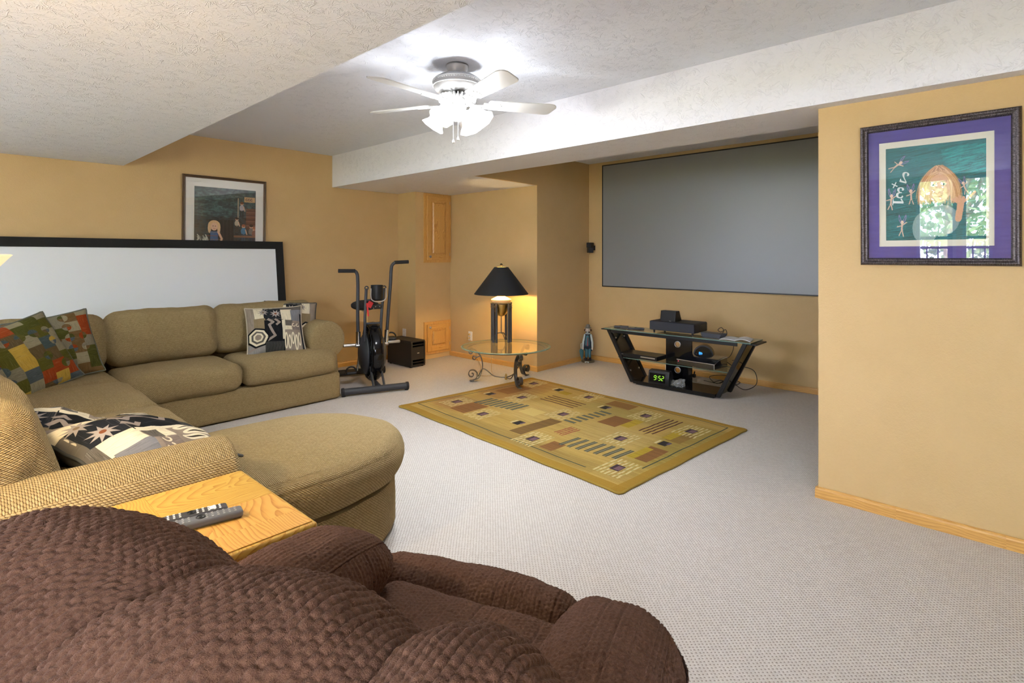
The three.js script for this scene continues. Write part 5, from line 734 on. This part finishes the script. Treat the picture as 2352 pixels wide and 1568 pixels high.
remote('black remote nearest the projector on the glass top of the media stand', [-2.80, GY + 0.0005, -4.915], rad(-50), 0.17, 0.044, 0.020, remDark, 3, 'remotes on the media stand', 0.1);
{
  const o = thing('wireless_box', 'flat grey blue box with a cable on the glass top right of the projector', 'device', [-2.01, GY, -4.955], rad(-6)); part('body', ext([[-0.085, 0.0], [0.085, 0.0], [0.10, 0.035], [-0.10, 0.035]], 0.1, 0.004, 2).translate(0, 0.004, -0.05), std({ color: lin(0.05, 0.055, 0.07), roughness: 0.4 }), o);
  part('cable', tube([[0.05, 0.03, -0.06], [0.06, 0.06, -0.08], [0.03, 0.085, -0.09], [0.0, 0.06, -0.085], [0.03, 0.045, -0.08], [0.075, 0.07, -0.085], [0.08, 0.03, -0.1], [0.06, 0.008, -0.12]], 0.003, 60, 6), cable, o);
}
{
  const o = thing('paper_booklet', 'white open paper booklet on the right end of the glass top', 'booklet', [-1.80, GY, -4.955], rad(10)); const pg = (s) => { const g = new THREE.BoxGeometry(0.13, 0.004, 0.19, 14, 1, 1), p = g.attributes.position; for (let i = 0; i < p.count; i++) { const x = p.getX(i) + 0.065; p.setXYZ(i, s * x, p.getY(i) + 0.0025 + 0.016 * Math.sin(Math.min(1, x / 0.13) * Math.PI) * (s > 0 ? 1 : 0.5), p.getZ(i)); } if (s < 0) { const ix = g.index.array; for (let k = 0; k < ix.length; k += 3) [ix[k + 1], ix[k + 2]] = [ix[k + 2], ix[k + 1]]; } g.computeVertexNormals(); return g; };
  part('page', pg(1), paper, o); part('page', pg(-1), paper, o);
}
{
  const o = thing('disc_player', 'slim black disc player on the left side of the middle glass shelf', 'player', [-2.735, 0.2565, -4.955], rad(-1)); part('body', box(0.42, 0.042, 0.22, 0, 0.026, 0, 0.004), blackSatin, o); part('display_window', box(0.16, 0.012, 0.003, 0.11, 0.028, 0.1105, 0.001), steel, o); part('badge', box(0.03, 0.005, 0.002, -0.185, 0.032, 0.1106, 0.0005), steel, o); for (const x of [-0.18, 0.18]) part('foot', box(0.02, 0.006, 0.16, x, 0.003, 0, 0.002), rubber, o);
}
{
  const o = thing('game_console', 'glossy black curved top console with silver edge on the right of the middle glass shelf', 'console', [-2.115, 0.2565, -4.945], rad(-4)); const s = new THREE.Shape(); s.moveTo(-0.13, 0); s.lineTo(0.13, 0.008); s.lineTo(0.13, 0.05); s.quadraticCurveTo(0.02, 0.1, -0.13, 0.088); s.lineTo(-0.13, 0);
  part('body', at(ext(s, 0.36, 0.004, 2, 24), 0.18, 0.008, 0, 0, -Math.PI / 2, 0), phys({ color: lin(0.012, 0.014, 0.02), roughness: 0.12, clearcoat: 1 }), o); part('silver_trim', plain([box(0.376, 0.006, 0.004, 0, 0.06, 0.134, 0.0015), box(0.006, 0.05, 0.004, 0.185, 0.037, 0.134, 0.0015), tube([[0.187, 0.06, 0.132], [0.187, 0.084, 0.05], [0.187, 0.094, -0.05], [0.187, 0.095, -0.12]], 0.003, 20, 6)]), steel, o); part('disc_slot', box(0.16, 0.003, 0.003, -0.06, 0.05, 0.1345, 0.0008), black, o);
  part('power_lamp', at(cyl(0.004, 0.004, 0.003, 0, 0, 0, 12), -0.17, 0.045, 0.135, Math.PI / 2), std({ color: lin(0.3, 0.01, 0.03), emissive: lin(1, 0.08, 0.15), emissiveIntensity: 0.8 }), o, 'small red power light');
}
{
  const o = thing('round_speaker', 'dark round gadget with a blue light on the middle shelf behind the console', 'speaker', [-2.155, 0.2565, -5.085], rad(15)); part('body', at(cyl(0.09, 0.09, 0.10, 0, 0, 0, 40), 0, 0.092, 0, Math.PI / 2), blackGloss, o); part('rim', at(new THREE.TorusGeometry(0.086, 0.006, 10, 48), 0, 0.092, 0.05), charcoal, o); part('blue_light', at(ext([[-0.024, -0.01], [0.024, -0.016], [0.008, 0.014], [-0.018, 0.02]], 0.002), -0.02, 0.1, 0.0515), std({ color: lin(0.02, 0.1, 0.3), emissive: lin(0.05, 0.35, 0.9), emissiveIntensity: 0.7 }), o, 'blue lit patch');
}
{
  const o = thing('alarm_clock', 'black digital alarm clock showing 9:52 in green digits on the bottom shelf', 'clock', [-2.50, 0.0435, -4.865], rad(6)); const s = new THREE.Shape(); s.moveTo(-0.05, 0); s.lineTo(0.045, 0); s.quadraticCurveTo(0.055, 0.06, 0.03, 0.118); s.lineTo(-0.03, 0.122); s.quadraticCurveTo(-0.07, 0.06, -0.05, 0);
  part('body', at(ext(s, 0.20, 0.006, 3, 16), 0.10, 0.006, 0, 0, -Math.PI / 2, 0), blackSatin, o);
  const scr = part('screen', at(box(0.16, 0.09, 0.004, 0, 0, 0, 0.002), -0.012, 0.066, 0.052, -0.14, 0, 0), blackGloss, o);
  const seg = { 9: 'abcdfg', 5: 'acdfg', 2: 'abdeg' }, L = { a: [0, 1, 0], g: [0, 0, 0], d: [0, -1, 0], f: [-1, 0.5, 1], b: [1, 0.5, 1], e: [-1, -0.5, 1], c: [1, -0.5, 1] }, gs = [];
  const dig = (n, x) => { for (const k of seg[n]) { const [a, b, v] = L[k]; gs.push(box(v ? 0.0035 : 0.014, v ? 0.017 : 0.0035, 0.0012, x + a * 0.0095, b * 0.0205, 0)); } }; dig(9, -0.032); dig(5, 0.014); dig(2, 0.044); for (const y of [0.009, -0.009]) gs.push(box(0.004, 0.004, 0.0012, -0.010, y, 0));
  const dg = plain(gs); { const p = dg.attributes.position; for (let i = 0; i < p.count; i++) p.setX(i, p.getX(i) + p.getY(i) * 0.12); } part('digits', at(dg, -0.002, 0.066, 0.0549, -0.14, 0, 0), std({ color: lin(0.2, 0.5, 0.02), emissive: lin(0.35, 0.85, 0.05), emissiveIntensity: 0.9 }), scr, 'green digits 9:52');
  part('button', cyl(0.012, 0.012, 0.006, -0.07, 0.130, 0, 18), black, o); part('snooze_bar', box(0.09, 0.006, 0.03, 0.02, 0.130, 0, 0.002), black, o);
}
{
  const r = rng(91), g = new THREE.IcosahedronGeometry(1, 4), p = g.attributes.position; for (let i = 0; i < p.count; i++) { const v = V(p.getX(i), p.getY(i), p.getZ(i)), k = 1 + 0.45 * noise.noise(v.x * 2.2 + 3, v.y * 2.2, v.z * 2.2) + 0.25 * noise.noise(v.x * 5, v.y * 5, v.z * 5); p.setXYZ(i, v.x * 0.085 * k * (1 - 0.35 * v.x), Math.max(-0.018, v.y * 0.05 * k * (1 + 0.5 * v.x)), v.z * 0.045 * k); }
  const o = thing('plastic_bag', 'crumpled clear plastic wrapped item on the bottom shelf beside the alarm clock', 'plastic bag', [-2.315, 0.0625, -4.880], rad(-8)); g.computeVertexNormals(); const gg = g.toNonIndexed(); gg.computeVertexNormals(); part('wrap', gg, phys({ color: lin(0.92, 0.94, 0.96), transmission: 0.85, thickness: 0, roughness: 0.12, ior: 1.5 }), o); part('contents', box(0.09, 0.02, 0.035, 0, -0.006, 0, 0.008), charcoal, o);
}
{
  const o = thing('power_strip', 'beige power strip with plugs on the carpet behind the media stand', 'power strip', [-2.55, 0, -5.42], rad(-14)); part('body', box(0.46, 0.038, 0.06, 0, 0.02, 0, 0.006), std({ color: lin(0.62, 0.52, 0.38), roughness: 0.5 }), o); for (let k = 0; k < 4; k++) part('plug', plain([box(0.03, 0.036, 0.03, 0.02 + k * 0.05, 0.055, 0, 0.006), rod([0.02 + k * 0.05, 0.07, 0], [0.02 + k * 0.05, 0.1, -0.01], 0.006)]), rubber, o); part('adapter', box(0.1, 0.07, 0.055, -0.14, 0.073, 0, 0.008), whitePlastic, o);
}
function cord(label, pts, r, mat) { const m = tag(new THREE.Mesh(tube(pts, r, 90, 6), mat), label, 'cable', undefined); m.name = numbered('cable'); m.castShadow = m.receiveShadow = true; scene.add(m); }
cord('white cable rising from the power strip behind the alarm clock', [[-2.62, 0.1, -5.42], [-2.6, 0.16, -5.35], [-2.59, 0.24, -5.27], [-2.62, 0.27, -5.19]], 0.004, whitePlastic);
cord('black cable hanging behind the stand left of its centre column', [[-2.5, 0.5, -5.27], [-2.56, 0.38, -5.29], [-2.62, 0.3, -5.3], [-2.56, 0.2, -5.32], [-2.5, 0.09, -5.4]], 0.0035, cable);
cord('black cable looping under the right end of the middle shelf in a wide ring', [[-1.98, 0.28, -5.2], [-1.9, 0.2, -5.24], [-1.93, 0.08, -5.26], [-1.83, 0.03, -5.24], [-1.72, 0.1, -5.24], [-1.74, 0.22, -5.24], [-1.86, 0.24, -5.24], [-1.95, 0.16, -5.27], [-2.1, 0.03, -5.35], [-2.3, 0.012, -5.42]], 0.0035, cable);
cord('black cable drooping from the flat box down behind the console', [[-1.95, 0.52, -5.255], [-1.94, 0.42, -5.27], [-1.97, 0.33, -5.26], [-2.0, 0.3, -5.22]], 0.003, cable);
cord('black cable in a low arc from the glass top to the console\'s right', [[-1.8, 0.52, -5.255], [-1.8, 0.4, -5.26], [-1.86, 0.32, -5.25], [-1.93, 0.3, -5.2]], 0.003, cable);
cord('tangle of thin black cable on the carpet right of the column', [[-2.2, 0.01, -5.4], [-2.1, 0.05, -5.38], [-2.0, 0.012, -5.42], [-1.92, 0.06, -5.38], [-2.02, 0.08, -5.36], [-2.14, 0.02, -5.35], [-2.22, 0.07, -5.37], [-2.05, 0.1, -5.4], [-1.95, 0.03, -5.36]], 0.0035, cable);

scene.traverse((m) => { if (m.isMesh) { m.castShadow = true; m.receiveShadow = true; } });
renderer.render(scene, camera);
